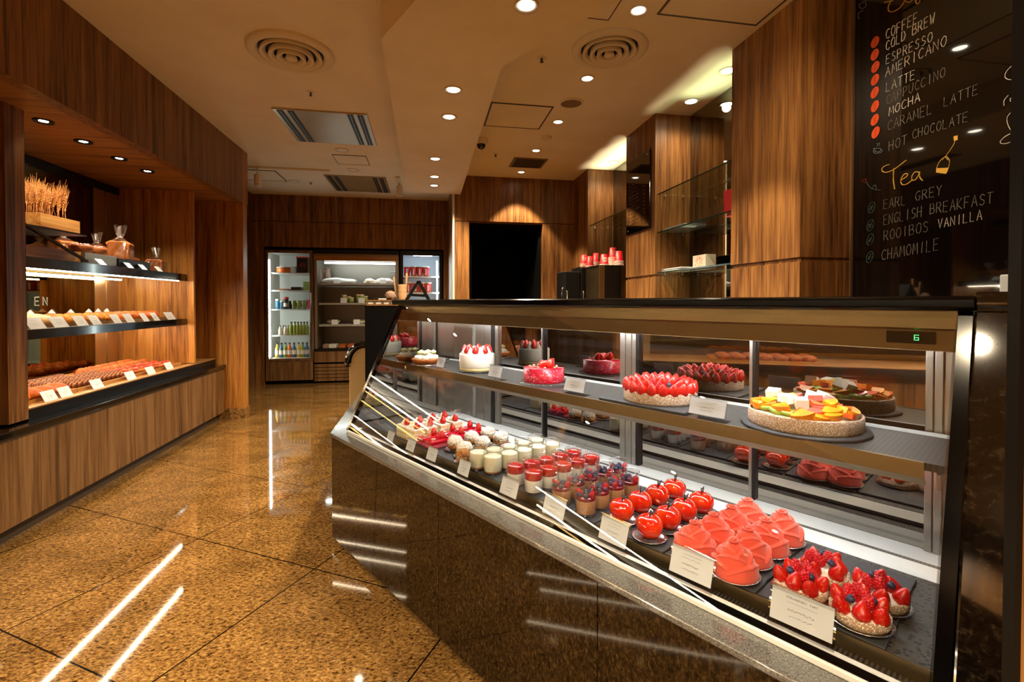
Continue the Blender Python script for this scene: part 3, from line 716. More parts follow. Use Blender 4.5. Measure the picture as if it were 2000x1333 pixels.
for side, lst in (('left', [(1.578, .220), (1.583, .308), (1.592, .394), (1.604, .478)]), ('right', [(1.690, .190), (1.697, .274), (1.702, .358), (1.712, .444)])):
    for i, (u, v) in enumerate(lst):
        sr.place(CW(u, v, DZ), CROT + PI * .25 + .3 * i, 'glossy red apple shaped cake, %s from the front in the %s column' % (ORD[i], side))
# --- jars
def jar_glass(par, r, h, name='glass_jar', lip=True):
    b = B()
    pr_ = [(0, .0), (r * .86, .0), (r * .97, .004), (r, .010), (r, h - .012), (r * .985, h - .009), (r * 1.03, h - .005), (r * 1.03, h - .001), (r * .98, h), (r * .95, h - .004), (r * .95, h - .010), (r * .955, .012), (r * .90, .006), (0, .005)]
    b.lathe(pr_, 32); return b.obj(name, 'jar_glass', par)
def fill(par, r, z0, z1, mat, name, dome=0.0):
    return B().lathe([(0, z0), (r * .96, z0), (r, z0 + .002), (r, z1 - .001), (r * .97, z1), (r * .5, z1 + dome), (0, z1 + dome)], 28).obj(name, mat, par)
JR = .0325
ch = thing('mocha_jar', '', 'dessert jar', group='mocha and berry jars')
jar_glass(ch, JR, .088); fill(ch, JR * .935, .0065, .046, 'mocha', 'mocha_cream'); fill(ch, JR * .935, .0462, .056, 'berry_jelly', 'berry_jelly')
rnd = random.Random(5)
spots = []
for k in range(6):
    a = k * PI / 3; spots.append(('b' if k % 3 else 'r', .018 * math.cos(a), .018 * math.sin(a), .0545, .5 * rnd.random(), .5, .85 if k % 3 == 0 else 1.2))
spots.append(('b', 0, 0, .056, 0, 0, 1.25)); spots.append(('b', .006, .012, .061, 0, 0, 1.1))
berry_pile(ch, spots)
sr = Series(ch)
for side, lst in (('left', [(1.372, .182), (1.375, .250), (1.378, .320), (1.388, .388), (1.398, .455)]), ('right', [(1.474, .180), (1.474, .250), (1.481, .320), (1.489, .390)])):
    for i, (u, v) in enumerate(lst): sr.place(CW(u, v, DZ), CROT + i, 'brown mousse jar with dark berries, %s from the front in the %s column' % (ORD[i], side))
rj = thing('jelly_pudding_jar', '', 'dessert jar', group='milk puddings with red jelly')
jar_glass(rj, JR, .084); fill(rj, JR * .94, .0065, .046, 'milk_pudding', 'milk_pudding'); fill(rj, JR * .94, .0462, .072, 'red_jelly', 'red_jelly', .001)
sr = Series(rj)
for side, lst in (('left', [(1.160, .175), (1.172, .243), (1.180, .311), (1.187, .379), (1.194, .447)]), ('right', [(1.248, .178), (1.255, .245), (1.262, .313), (1.270, .381), (1.280, .449)])):
    for i, (u, v) in enumerate(lst): sr.place(CW(u, v, DZ), CROT + i, 'white pudding jar with red jelly, %s from the front in the %s column' % (ORD[i], side))
cu = thing('custard_glass', '', 'dessert jar', group='pale custard glasses')
jar_glass(cu, .0355, .082, 'glass_cup'); fill(cu, .0335, .0065, .012, 'caramel', 'caramel'); fill(cu, .0335, .0122, .066, 'custard', 'custard')
sr = Series(cu)
for side, lst in (('left', [(.940, .178), (.955, .250), (.962, .321), (.968, .393), (.972, .464)]), ('right', [(1.016, .190), (1.028, .262), (1.035, .333), (1.043, .403), (1.055, .471)])):
    for i, (u, v) in enumerate(lst): sr.place(CW(u, v, DZ), CROT + i, 'clear glass of pale custard, %s from the front in the %s column' % (ORD[i], side))
# --- cream puffs
def bumpy(seed, amp):
    r = random.Random(seed); ds = [(Vector((r.gauss(0, 1), r.gauss(0, 1), r.gauss(0, 1))).normalized(), r.uniform(8, 18)) for _ in range(26)]
    return lambda d: 1 + amp * max(math.exp(-k * (1 - d.dot(q))) for q, k in ds)
def puff(label, top):
    t = thing('cream_puff', label, 'pastry', group='cream puffs')
    doily(t, .046)
    B().ell((0, 0, .022), (.034, .034, .021), 24, 12, bumpy(2, .10)).obj('lower_shell', 'choux_brown', t)
    B().lathe([(0, .024), (.031, .025), (.033, .031), (.030, .037), (0, .038)], 24, wob=lambda a, r, z: .05 * math.sin(9 * a)).obj('cream', 'cream', t)
    B().ell((0, 0, .036), (.0345, .0345, .027), 28, 14, bumpy(4, .14), z0=-.05).obj('upper_shell', top, t)
    return t
sr = Series(puff('', 'choux_sugar'))
for side, lst in (('left', [(.690, .245), (.685, .340), (.680, .440)]), ('right', [(.790, .222), (.780, .327), (.775, .438)])):
    for i, (u, v) in enumerate(lst): sr.place(CW(u, v, DZ), CROT + 1.3 * i, 'cream puff dusted with powdered sugar, %s from the front in the %s column' % (ORD[i], side))
o = puff('small brown cream puff with open cream top, front one behind the price card', 'choux_brown'); o.location = CW(.845, .178, DZ); o.scale = (.86,) * 3
# --- red berry slices
rs = thing('berry_slice', '', 'cake slice', group='red glazed berry slices')
B().box(-.031, .031, -.050, .050, .001, .003).obj('card_base', 'silver_foil', rs)
B().box(-.028, .028, -.047, .047, .003, .017).obj('sponge_base', 'pink_layer', rs, .002)
B().box(-.0285, .0285, -.0475, .0475, .0172, .036).obj('red_glaze', 'red_glaze', rs, .006)
put('strawberry', ME_S, 'strawberry', rs, (0, .028, .035), (0, 0, 0), 1.0)
B().lathe([(0, .036), (.012, .036), (.008, .041), (0, .043)], 14, (0, -.02, 0), wob=lambda a, r, z: .2 * math.sin(5 * a)).obj('crumble', 'nut_crust', rs)
sr = Series(rs)
for c, side in ((.528, 'left'), (.597, 'right')):
    for i, v in enumerate((.212, .316, .420)): sr.place(CW(c, v, DZ), CROT, 'red glazed berry slice with strawberry, %s from the front in the %s column' % (ORD[i], side))
# --- strawberry shortcakes
sc = thing('strawberry_shortcake', '', 'cake slice', group='strawberry shortcake slices')
B().box(-.043, .043, -.032, .032, .001, .003).obj('card_base', 'silver_foil', sc)
for k in range(3): B().box(-.038, .038, -.028, .028, .003 + k * .0185, .0145 + k * .0185).obj('sponge_layer', 'sponge', sc, .001)
for k in range(3): B().box(-.0382, .0382, -.0282, .0282, .0147 + k * .0185, .0213 + k * .0185).obj('cream_layer', 'cream', sc, .001)
b = B(); cream_kiss(b, (-.013, 0, .058), .018, .022); b.obj('cream_swirl', 'cream', sc)
put('strawberry', ME_S, 'strawberry', sc, (.016, 0, .058), (0, 0, 0), 1.1)
sr = Series(sc)
for c, side in ((.355, 'left'), (.446, 'right')):
    for i, v in enumerate((.190, .262, .334, .406)): sr.place(CW(c, v, DZ), CROT, 'layered white strawberry shortcake slice, %s from the front in the %s column' % (ORD[i], side))

# ------------------------------------------------------------------ cakes on the upper shelf
SZ = SHT + .0006
wc = thing('strawberry_cream_cake', 'whole white cream cake ringed with strawberries on the upper shelf', 'cake', CW(.46, .545, SZ), CROT)
B().lathe([(0, 0), (.098, 0), (.098, .004), (0, .004)], 40).obj('cake_board', 'plastic_black', wc)
B().lathe([(0, .0042), (.089, .0042), (.0895, .020), (0, .020)], 48).obj('sponge_base', 'sponge', wc)
B().lathe([(0, .0202), (.0895, .0202), (.0905, .024), (.0905, .086), (.087, .091), (0, .091)], 48).obj('cream_coat', 'cream', wc, .0)
for k in range(8):
    a = 2 * PI * k / 8
    put('strawberry', ME_S, 'strawberry', wc, (.062 * math.cos(a), .062 * math.sin(a), .0905), (0, 0, k), 1.3)
    a += PI / 8; b = B(); cream_kiss(b, (.064 * math.cos(a), .064 * math.sin(a), .0905), .020, .034); b.obj('cream_swirl', 'cream', wc)
rk = thing('red_berry_cake', 'round bright red lace patterned cake topped with strawberries', 'cake', CW(.94, .545, SZ), CROT)
B().lathe([(0, 0), (.112, 0), (.114, .003), (.108, .005), (0, .004)], 44).obj('glass_plate', 'shelf_glass', rk)
B().lathe([(0, .0052), (.089, .0052), (.090, .010), (.090, .066), (0, .066)], 56).obj('cake_side', 'red_lace', rk)
B().lathe([(0, .0662), (.0895, .0662), (.088, .069), (0, .070)], 48).obj('red_glaze', 'red_glaze', rk)
for k, (x, y, rx) in enumerate([(-.01, .0, .5), (.024, .016, -.5), (.012, -.026, .7), (.04, -.012, .2), (-.0, .030, 0)]): put('strawberry', ME_S, 'strawberry', rk, (x, y, .069), (rx, .6 - k * .3, k), 1.25)
b = B()
for k in range(14):
    a = k * 1.7; b.ell((.062 * math.cos(a) * (1 - .3 * (k % 3) / 3), .062 * math.sin(a), .071), (.007, .005, .004), 7, 5)
b.obj('crumble_ring', 'nut_crust', rk, kind=None)
def big_tart(name, label, u, v, r, hh):
    t = thing(name, label, 'tart', CW(u, v, SZ + .0085), CROT)
    b = B(); b.lathe([(0, .0), (r, .0), (r * 1.01, .006), (r * 1.01, hh), (r * .985, hh + .003), (r * .955, hh), (r * .95, hh - .008), (0, hh - .008)], 72, wob=lambda a, q, z: .004 * math.sin(57 * a + z * 900)); b.obj('tart_shell', 'nut_crust', t)
    B().lathe([(0, hh - .0078), (r * .94, hh - .0078), (r * .8, hh - .001), (0, hh + .006)], 40).obj('custard_filling', 'custard', t)
    return t
slate(1.335, 1.665, .425, .69, SHT + .0004, 'dark slate board under the strawberry and berry tart', 'slate_board', 21)
bt = big_tart('berry_tart', 'large round nutty tart heaped with strawberries and dark berries', 1.500, .558, .124, .036)
rnd = random.Random(11)
for ring, (rr, n, z, tilt, s) in enumerate([(.106, 20, .030, .95, 1.35), (.080, 15, .044, .7, 1.3), (.052, 10, .050, .5, 1.25), (.024, 5, .054, .3, 1.25)]):
    for k in range(n):
        a = 2 * PI * k / n + ring * .2
        if (k * 7 + ring) % 5 == 2 and ring: put('blueberry', ME_B, 'blueberry', bt, (rr * math.cos(a), rr * math.sin(a), z + .014), (0, 0, 0), 1.15)
        elif (k + ring) % 4 == 1 and ring: put('raspberry', ME_R, 'raspberry', bt, (rr * math.cos(a), rr * math.sin(a), z), (0, 0, a), 1.2)
        else:
            o = put('strawberry', ME_S, 'strawberry', bt, (rr * math.cos(a), rr * math.sin(a), z), None, s)
            o.rotation_euler = (0, tilt * (.7 if ring else .35), a)
# round slate and fruit tart
o = B().lathe([(0, 0), (.158, 0), (.160, .003), (.158, .008), (0, .008)], 60, wob=lambda a, r, z: .006 * math.sin(11 * a)).obj('slate_board', 'slate')
o.location = CW(1.955, .556, SHT + .0004); tag(o, 'round dark slate board under the mixed fruit tart', 'tray', 'slate trays in the pastry case')
ft = big_tart('fruit_tart', 'large round tart heaped with peach, kiwi and melon pieces', 1.955, .556, .140, .037)
def m_wedge(r, th, span):
    b = B(); n = 8; pts = [(0, 0)] + [(r * math.cos(span * (k / n - .5)), r * math.sin(span * (k / n - .5))) for k in range(n + 1)]
    b.prism(pts, 0, th); return b
MW = m_wedge(.030, .013, 1.5).mesh('peach'); MC = B().box(-.014, .014, -.012, .012, 0, .020).mesh('melon'); MP = m_wedge(.034, .010, 1.0).mesh('papaya'); MG = m_wedge(.026, .011, 1.8).mesh('grapefruit')
MK = B().lathe([(0, 0), (.017, 0), (.0185, .003), (.017, .007), (0, .007)], 18).mesh('kiwi')
rnd = random.Random(4)
for ring, (rr, n, z, tl) in enumerate([(.094, 19, .040, .16), (.072, 14, .047, .18), (.046, 9, .054, .15), (.016, 4, .060, .1)]):
    for k in range(n):
        a = 2 * PI * k / n + ring * .35; x, y = rr * math.cos(a), rr * math.sin(a)
        kind = [0, 0, 1, 0, 2, 0, 1, 3, 0, 1][(k * 3 + ring * 4) % 10] if ring < 2 else [4, 0, 2, 3, 4, 1, 0, 4, 3, 1][(k * 3 + ring) % 10]
        me, nm, mt = [(MW, 'peach_slice', 'peach'), (MK, 'kiwi_slice', 'kiwi'), (MP, 'papaya_slice', 'papaya'), (MG, 'grapefruit_piece', 'grapefruit'), (MC, 'melon_cube', 'melon')][kind]
        o = put(nm, me, mt, ft, (x, y, z + rnd.uniform(0, .006)), (rnd.uniform(-.3, .3), tl + rnd.uniform(-.18, .12), a + rnd.uniform(-.4, .4)), 1.2 + rnd.uniform(-.1, .2))
for k, (x, y) in enumerate([(-.085, .02), (.03, .06), (.005, .035)]): put('melon_cube', MC, 'melon', ft, (x, y, .060), (.3, .3 * k, k), 1.25)
# cream meringue pie at the left end
lp = thing('cream_pie', 'golden crust pie with white cream and yellow flowers at the left end', 'pie', CW(.064, .49, SZ), CROT)
lp.scale = (.76,) * 3
B().lathe([(0, 0), (.118, 0), (.122, .004), (0, .005)], 40).obj('metal_tray', 'silver_foil', lp)
B().lathe([(0, .0052), (.092, .0052), (.112, .034), (.110, .044), (.102, .044), (.096, .036), (0, .036)], 56, wob=lambda a, r, z: .02 * math.sin(26 * a) * (1 if z > .03 else .2)).obj('pie_crust', 'pie_crust', lp)
b = B()
for k in range(9):
    a = 2 * PI * k / 9; b.ell((.06 * math.cos(a), .06 * math.sin(a), .048), (.034, .034, .024), 12, 8)
b.ell((0, 0, .052), (.05, .05, .034), 14, 8); b.obj('whipped_cream', 'cream', lp)
for k in range(6):
    a = 2 * PI * k / 6 + .3; b = B(); r0 = .052 if k else 0
    for j in range(6):
        t = j * PI / 3; b.ell((r0 * math.cos(a) + .012 * math.cos(t), r0 * math.sin(a) + .012 * math.sin(t), .088), (.011, .011, .012), 8, 6)
    b.ell((r0 * math.cos(a), r0 * math.sin(a), .094), (.009, .009, .012), 8, 6); b.obj('yellow_flower', 'lemon_cream', lp)

# ------------------------------------------------------------------ price cards
GL = {  # stroke letters in a 0..1 box
 'A': [[(0, 0), (.5, 1), (1, 0)], [(.2, .38), (.8, .38)]], 'B': [[(0, 0), (0, 1), (.7, .95), (.8, .75), (.65, .55), (0, .52)], [(.65, .55), (.95, .35), (.8, .05), (0, 0)]],
 'C': [[(.95, .82), (.6, 1), (.2, .85), (0, .45), (.2, .1), (.6, 0), (.95, .15)]], 'D': [[(0, 0), (0, 1), (.6, .9), (.95, .5), (.6, .08), (0, 0)]],
 'E': [[(.85, 1), (0, 1), (0, 0), (.85, 0)], [(0, .52), (.7, .52)]], 'F': [[(.85, 1), (0, 1), (0, 0)], [(0, .52), (.7, .52)]],
 'G': [[(.9, .85), (.55, 1), (.15, .8), (0, .4), (.25, .05), (.7, .02), (.95, .3), (.95, .45), (.55, .45)]], 'H': [[(0, 0), (0, 1)], [(.9, 0), (.9, 1)], [(0, .5), (.9, .5)]],
 'I': [[(.5, 0), (.5, 1)]], 'K': [[(0, 0), (0, 1)], [(.85, 1), (0, .45), (.9, 0)]], 'L': [[(0, 1), (0, 0), (.8, 0)]], 'M': [[(0, 0), (.1, 1), (.5, .3), (.9, 1), (1, 0)]],
 'N': [[(0, 0), (0, 1), (.9, 0), (.9, 1)]], 'O': [[(.5, 1), (.12, .8), (0, .45), (.2, .08), (.5, 0), (.85, .12), (1, .5), (.85, .88), (.5, 1)]],
 'P': [[(0, 0), (0, 1), (.7, .95), (.85, .72), (.6, .5), (0, .46)]], 'R': [[(0, 0), (0, 1), (.7, .95), (.85, .72), (.6, .5), (0, .48)], [(.4, .48), (.95, 0)]],
 'S': [[(.9, .85), (.5, 1), (.1, .8), (.3, .55), (.8, .42), (.9, .18), (.5, 0), (.05, .12)]], 'T': [[(0, 1), (1, 1)], [(.5, 1), (.5, 0)]], 'U': [[(0, 1), (.05, .2), (.45, 0), (.85, .2), (.9, 1)]],
 'V': [[(0, 1), (.45, 0), (.9, 1)]], 'W': [[(0, 1), (.25, 0), (.5, .7), (.75, 0), (1, 1)]], 'Y': [[(0, 1), (.45, .5), (.9, 1)], [(.45, .5), (.45, 0)]]}
def write(b, text, org, ux, uz, width, height, r, n=4, slant_=0.0, rnd=None):
    """stroke text along unit vector ux, heights along uz, total width given"""
    n_ = len(text); adv = width / max(n_, 1)
    for i, chx in enumerate(text):
        for st in GL.get(chx, []):
            pts = []
            for (x, y) in st:
                j = (rnd.uniform(-.03, .03), rnd.uniform(-.03, .03)) if rnd else (0, 0)
                pts.append(org + ux * (adv * (i + .10 + (x + j[0]) * .72 + slant_ * y)) + uz * ((y + j[1]) * height))
            b.tube(pts, r, n)
def squiggle(b, x0, x1, z, y, seed, h=.003, r=.0004):
    rd = random.Random(seed); x = x0
    while x < x1:
        w = rd.uniform(.002, .0045)
        b.tube([(x, y, z + rd.uniform(0, h)), (x + w * .5, y, z + rd.uniform(0, h)), (x + w, y, z + rd.uniform(0, h))], r, 3); x += w + rd.uniform(.0004, .0016)
def price_card(label, loc, rz, w, h, seed, group, paper='paper', text=None, acryl=True, tilt=.32, name='price_card', lines=4):
    """card leaning back on a folded acrylic foot; local -y faces the reader"""
    t = thing(name, label, 'price card', loc, rz, group)
    R = Matrix.Rotation(-tilt, 4, 'X')
    if acryl:
        a = B(); a.box(-w / 2, w / 2, .0, .0016, 0, h, R); a.box(-w / 2, w / 2, .0005, .045, 0, .0016); a.box(-w / 2, w / 2, -.0055, -.0042, h - .008, h, R); a.box(-w / 2, w / 2, -.0055, .0, h, h + .0016, R)
        a.obj('acrylic_stand', 'acrylic', t)
    z0 = .014 if acryl else 0
    B().box(-w / 2 + .004, w / 2 - .004, -.0012, -.0003, z0, h - .003, R).obj('card', paper, t)
    ink = B(); hh = h - z0
    tmp = B()
    if text: write(tmp, text, Vector((-w * .24, -.0016, z0 + hh * .74)), Vector((1, 0, 0)), Vector((0, 0, 1)), w * .48, .0034, .00032, 3)
    else: squiggle(tmp, -w * .2, w * .2, z0 + hh * .74, -.0016, seed, .0022, .0003)
    if lines > 1: squiggle(tmp, -w * .22, w * .2, z0 + hh * .62, -.0016, seed + 1, .0022, .0003)
    if lines > 2: squiggle(tmp, -w * .2, w * .17, z0 + hh * .40, -.0016, seed + 2, .004, .00055)
    if lines > 3: squiggle(tmp, -w * .17, w * .15, z0 + hh * .23, -.0016, seed + 3, .0035, .0004)
    ink.add([tuple(R @ Vector(p)) for p in tmp.v], tmp.f)
    ink.obj('print', 'ink', t)
    return t
for i, (u, w, h, what, tx) in enumerate([(.352, .070, .066, 'shortcakes at the far left', None), (.540, .074, .068, 'red berry slices', None), (.712, .076, .070, 'cream puffs', None), (.936, .078, .072, 'custard glasses', None), (1.196, .092, .074, 'red jelly puddings', None), (1.405, .094, .075, 'berry mocha jars', None), (1.625, .098, .080, 'red apple cakes', None), (1.850, .112, .080, 'rose cakes', None), (2.085, .120, .080, 'strawberry tarts', 'STRAWBERRY TART')]):
    price_card('white price card in clear stand in front of the ' + what, CW(u, .101, .6065), CROT + .02 * (i % 3 - 1), w, h, 40 + i * 7, 'price cards along the front rail', text=tx)
for i, (u, w, what) in enumerate([(.300, .075, 'cream pie'), (.745, .095, 'white strawberry cake and red cake'), (1.215, .105, 'red cake and the berry tart'), (1.735, .118, 'berry tart and the fruit tart')]):
    price_card('pale price card on the upper shelf ' + ('in front of the ' if i == 0 else 'between the ') + what, CW(u, .418, SHT + .0006), CROT, w, .068, 140 + i * 7, 'price cards on the upper shelf')
# ------------------------------------------------------------------ bread alcoves on the left
XB0 = -2.16; XF = -2.29; XM = -2.885
ct = thing('bread_counter', 'long low wooden counter with black worktop under the bread shelves', 'counter')
b = B(); ys = [-2.2, -1.35, -.45, .45, 1.35, 2.25, 3.13, 4.02, 4.90, 5.62]
for k in range(len(ys) - 1): b.box(XB0 - .02, XB0, ys[k] + .0015, ys[k + 1] - .0015, .085, .548)
b.box(-2.9, XB0 - .02, -2.2, 5.62, .085, .548); b.obj('front_panel', 'wood_base', ct)
B().box(-2.9, XB0 - .05, -2.2, 5.60, 0, .084).obj('toe_kick', 'toe_kick', ct)
B().box(-2.94, XB0 + .02, -2.2, 5.635, .5665, .600).obj('worktop', 'black_gloss', ct, .003)
B().box(-2.9, XB0 + .006, -2.2, 5.625, .5485, .566).obj('worktop_moulding', 'toe_kick', ct)
def alcove(y0, y1, near):
    w = 'nearer' if near else 'farther'
    r = thing('bread_riser', 'black fronted bread riser along the %s bread alcove' % w, 'display riser', (0, 0, 0), 0, 'bread risers')
    ye = y1 if near else 5.60
    B().box(-2.24, -2.233, y0, ye, .6006, .662).obj('front_board', 'black_satin', r)
    B().box(-2.92, -2.231, y0, ye, .6625, .672).obj('top_board', 'wood_tray', r, .002)
    B().box(-2.92, -2.241, y0, ye, .6006, .6615).obj('core', 'black_matt', r)
    m = thing('back_mirror', 'bronze tinted mirror behind the %s bread shelves' % w, 'mirror', (0, 0, 0), 0, 'bronze mirrors')
    B().box(XM - .01, XM, y0, y1 - .34, .6725, 2.355).obj('mirror_pane', 'bronze_mirror', m)
    B().box(XM - .01, XM + .002, y1 - .335, y1 - .19, .6725, 2.355).obj('brushed_strip', 'brushed_mirror', m)
    B().box(XM - .01, XM + .002, y1 - .17, y1 - .005, .6725, 2.355).obj('brushed_strip', 'brushed_mirror', m)
    B().box(XM - .01, XM - .002, y1 - .19, y1 - .17, .6725, 2.355).obj('groove', 'wood_dark', m)
    if not near:
        lb = B(); pa_, pb_ = PX(66, 597, XM), PX(93, 596, XM)
        for q, chx in ((0, 'E'), (.58, 'N')): write(lb, chx, Vector((XM + .0012, pa_.y + (pb_.y - pa_.y) * q, pa_.z)), Vector((0, 1, 0)), Vector((0, 0, 1)), (pb_.y - pa_.y) * .46, .062, .007, 4)
        lb.obj('letters', 'chalk_grey', m)
    if not near: B().box(XM - .01, XM + .02, y0, y1 - .005, 2.29, 2.355).obj('top_frame', 'black_satin', m)
    for (zt, zb, nm) in ((1.547, 1.480, 'upper'), (1.115, 1.056, 'lower')):
        s = thing('bread_shelf', '%s black shelf with light strip in the %s bread alcove' % (nm, w), 'shelf', (0, 0, 0), 0, 'black bread shelves')
        B().box(XF - .012, XF, y0 + .002, y1 - .01, zb, zt).obj('front_edge', 'black_gloss', s, .0015)
        B().box(XM + .004, XF - .013, y0 + .002, y1 - .01, zb + .03, zt).obj('shelf_board', 'black_satin', s)
        B().box(XF - .028, XF - .019, y0 + .004, y1 - .12, zb - (.004 if nm == 'upper' else .0005), zb + .008).obj('light_strip', 'led_warm', s)
        B().box(XM + .09, XM + .096, y0 + .004, y1 - .12, zb - .002, zb + .010).obj('light_strip', 'led_warm', s)
    B().box(XM + .004, XF - .04, y0 + .004, y1 - .012, zb + .012, zb + .029).obj('underside', 'wood_wall', s)
alcove(3.152, 5.138, False); alcove(-1.6, 2.15, True)
struct('trim_14', B().box(-2.93, -2.235, 2.152, 2.19, .602, 2.36), 'wood_wall')
struct('trim_13', B().box(-2.93, XM - .012, -1.7, 5.14, .6, 2.36), 'wood_dark')
z1 = 1.547; z2 = 1.115; z3 = .672
def bun(name, mat, rx, ry, rz, label, group, amp=.05, seed=1, cat='bread'):
    b = B(); b.ell((0, 0, rz * .75), (rx, ry, rz), 18, 10, bumpy(seed, amp), z0=-.75); o = b.obj(name, mat); return tag(o, label, cat, group)
def placed(proto, pts, labels, rz=lambda i: 0):
    s = Series(proto)
    for i, (p, lb) in enumerate(zip(pts, labels)): s.place(p, rz(i), lb)
def tray(name, x0, x1, y0, y1, z, h, label, mat='wood_tray', group='bread trays'):
    t = thing(name, label, 'tray', (0, 0, 0), 0, group)
    B().box(x0, x1, y0, y1, z + .0006, z + .012).obj('tray_base', mat, t)
    B().box(x0, x0 + .01, y0, y1, z + .0125, z + h).box(x1 - .01, x1, y0, y1, z + .0125, z + h).box(x0 + .01, x1 - .01, y0, y0 + .01, z + .0125, z + h).box(x0 + .01, x1 - .01, y1 - .01, y1, z + .0125, z + h).obj('tray_rim', mat, t)
    return z + .0128
# ---- upper shelf, farther alcove
b = thing('raised_rack', 'black raised rack with slanted arm holding up the wheat crate', 'display rack')
B().box(-2.80, -2.36, 3.36, 3.86, 1.742, 1.750).obj('rack_plate', 'black_satin', b)
B().tube([(-2.345, 3.30, 1.742), (-2.325, 3.80, z1 + .014)], .011, 4).obj('slanted_arm', 'black_gloss', b)
B().tube([(-2.79, 3.40, z1 + .002), (-2.79, 3.40, 1.741)], .01, 6).obj('post', 'black_satin', b); B().tube([(-2.79, 3.82, z1 + .002), (-2.79, 3.82, 1.741)], .01, 6).obj('post', 'black_satin', b)
c = thing('wheat_crate', 'wooden crate holding dried wheat on the top bread shelf', 'crate')
zc_ = 1.7506
B().box(-2.36, -2.348, 3.43, 3.772, zc_, zc_ + .082).obj('side_board', 'wood_crate', c, .001); B().box(-2.612, -2.60, 3.43, 3.772, zc_, zc_ + .082).obj('side_board', 'wood_crate', c, .001)
B().box(-2.60, -2.36, 3.43, 3.442, zc_, zc_ + .082).obj('end_board', 'wood_crate', c, .001); B().box(-2.60, -2.36, 3.76, 3.772, zc_, zc_ + .082).obj('end_board', 'wood_crate', c, .001)
B().box(-2.60, -2.36, 3.442, 3.76, zc_, zc_ + .012).obj('crate_base', 'wood_crate', c)
wt = thing('wheat_stalk', 'dried golden wheat stalk standing in the wooden crate', 'wheat', (0, 0, 0), 0, 'dried wheat stalks in the crate')
B().tube([(0, 0, 0), (.002, 0, .09), (.006, .003, .16)], .0014, 5).obj('stem', 'wheat', wt)
eb_ = B(); rr = random.Random(21)
for k in range(11):
    for sg in (-1, 1):
        a = k * 1.3 + sg * 1.57; T = Matrix.Translation((.006 + .0035 * math.cos(a), .003 + .0035 * math.sin(a), .150 + k * .0072)) @ Matrix.Rotation(.42, 4, Vector((-math.sin(a), math.cos(a), 0)))
        eb_.ell((0, 0, .004), (.0030, .0026, .0085), 6, 4, T=T)
        q = rr.uniform(.045, .075); eb_.tube([(.006 + .004 * math.cos(a), .003 + .004 * math.sin(a), .158 + k * .0072), (.006 + (.012 + .012 * rr.random()) * math.cos(a), .003 + (.012 + .012 * rr.random()) * math.sin(a), .158 + k * .0072 + q)], [.0009, .0004], 3)
eb_.obj('ear', 'wheat', wt)
rnd = random.Random(9); sr = Series(wt)
for k in range(78):
    x = -2.585 + .21 * ((k % 5) + rnd.uniform(.1, .9)) / 5; y = 3.455 + .29 * ((k // 5) + rnd.uniform(.1, .9)) / 16
    o = sr.place((x, y, zc_ + .0126), rnd.uniform(0, 6), 'dried golden wheat stalk standing in the wooden crate', rnd.uniform(.82, 1.10))
    o.rotation_euler = (rnd.uniform(-.14, .14), rnd.uniform(-.14, .16), rnd.uniform(0, 6))
zt_ = tray('bread_box_tray', -2.80, -2.40, 3.30, 3.86, z1, .085, 'pale wooden box tray of berry topped pies on the top bread shelf', 'wood_crate')
B_ = tag(B().box(-2.78, -2.38, 3.87, 4.22, z1 + .0006, z1 + .085).obj('display_block', 'grey_metal', None, .002), 'grey display block under the last pie and the bagged loaf', 'display block')
B2 = tag(B().box(-2.80, -2.37, 4.23, 4.66, z1 + .0006, z1 + .074).obj('display_block', 'black_satin', None, .002), 'black display block behind the two middle price cards', 'display block')
pi_ = thing('berry_bread', '', 'bread', group='berry topped pies')
B().lathe([(0, 0), (.058, 0), (.072, .048), (.068, .054), (0, .052)], 26, wob=lambda a, r, z: .02 * math.sin(13 * a)).obj('pie_shell', 'bread_brown', pi_)
b = B(); rr = random.Random(2)
for k in range(26): a = rr.uniform(0, 6.28); q = .06 * rr.random() ** .5; b.ell((q * math.cos(a), q * math.sin(a), .058), (.010, .010, .009), 7, 5)
b.obj('berry_topping', 'berry_crumb', pi_)
ptp = [(-2.475, 3.40, z1 + .014), (-2.475, 3.56, z1 + .014), (-2.475, 3.72, z1 + .014), (-2.455, 3.95, z1 + .086), (-2.455, 4.10, z1 + .086), (-2.65, 3.48, z1 + .014), (-2.65, 3.66, z1 + .014)]
for i in (0, 1, 2, 5, 6): ptp[i] = (ptp[i][0], ptp[i][1], z1 + .0135)
lbs = ['first front berry topped pie in the wooden box tray', 'second front berry topped pie in the wooden box tray', 'third front berry topped pie in the wooden box tray', 'berry topped pie at the left of the grey display block', 'berry topped pie at the right of the grey display block', 'first rear berry topped pie in the wooden box tray', 'second rear berry topped pie in the wooden box tray']
s = Series(pi_)
for p_, lb in zip(ptp, lbs): s.place(p_, 0, lb)
for i in range(5): pass
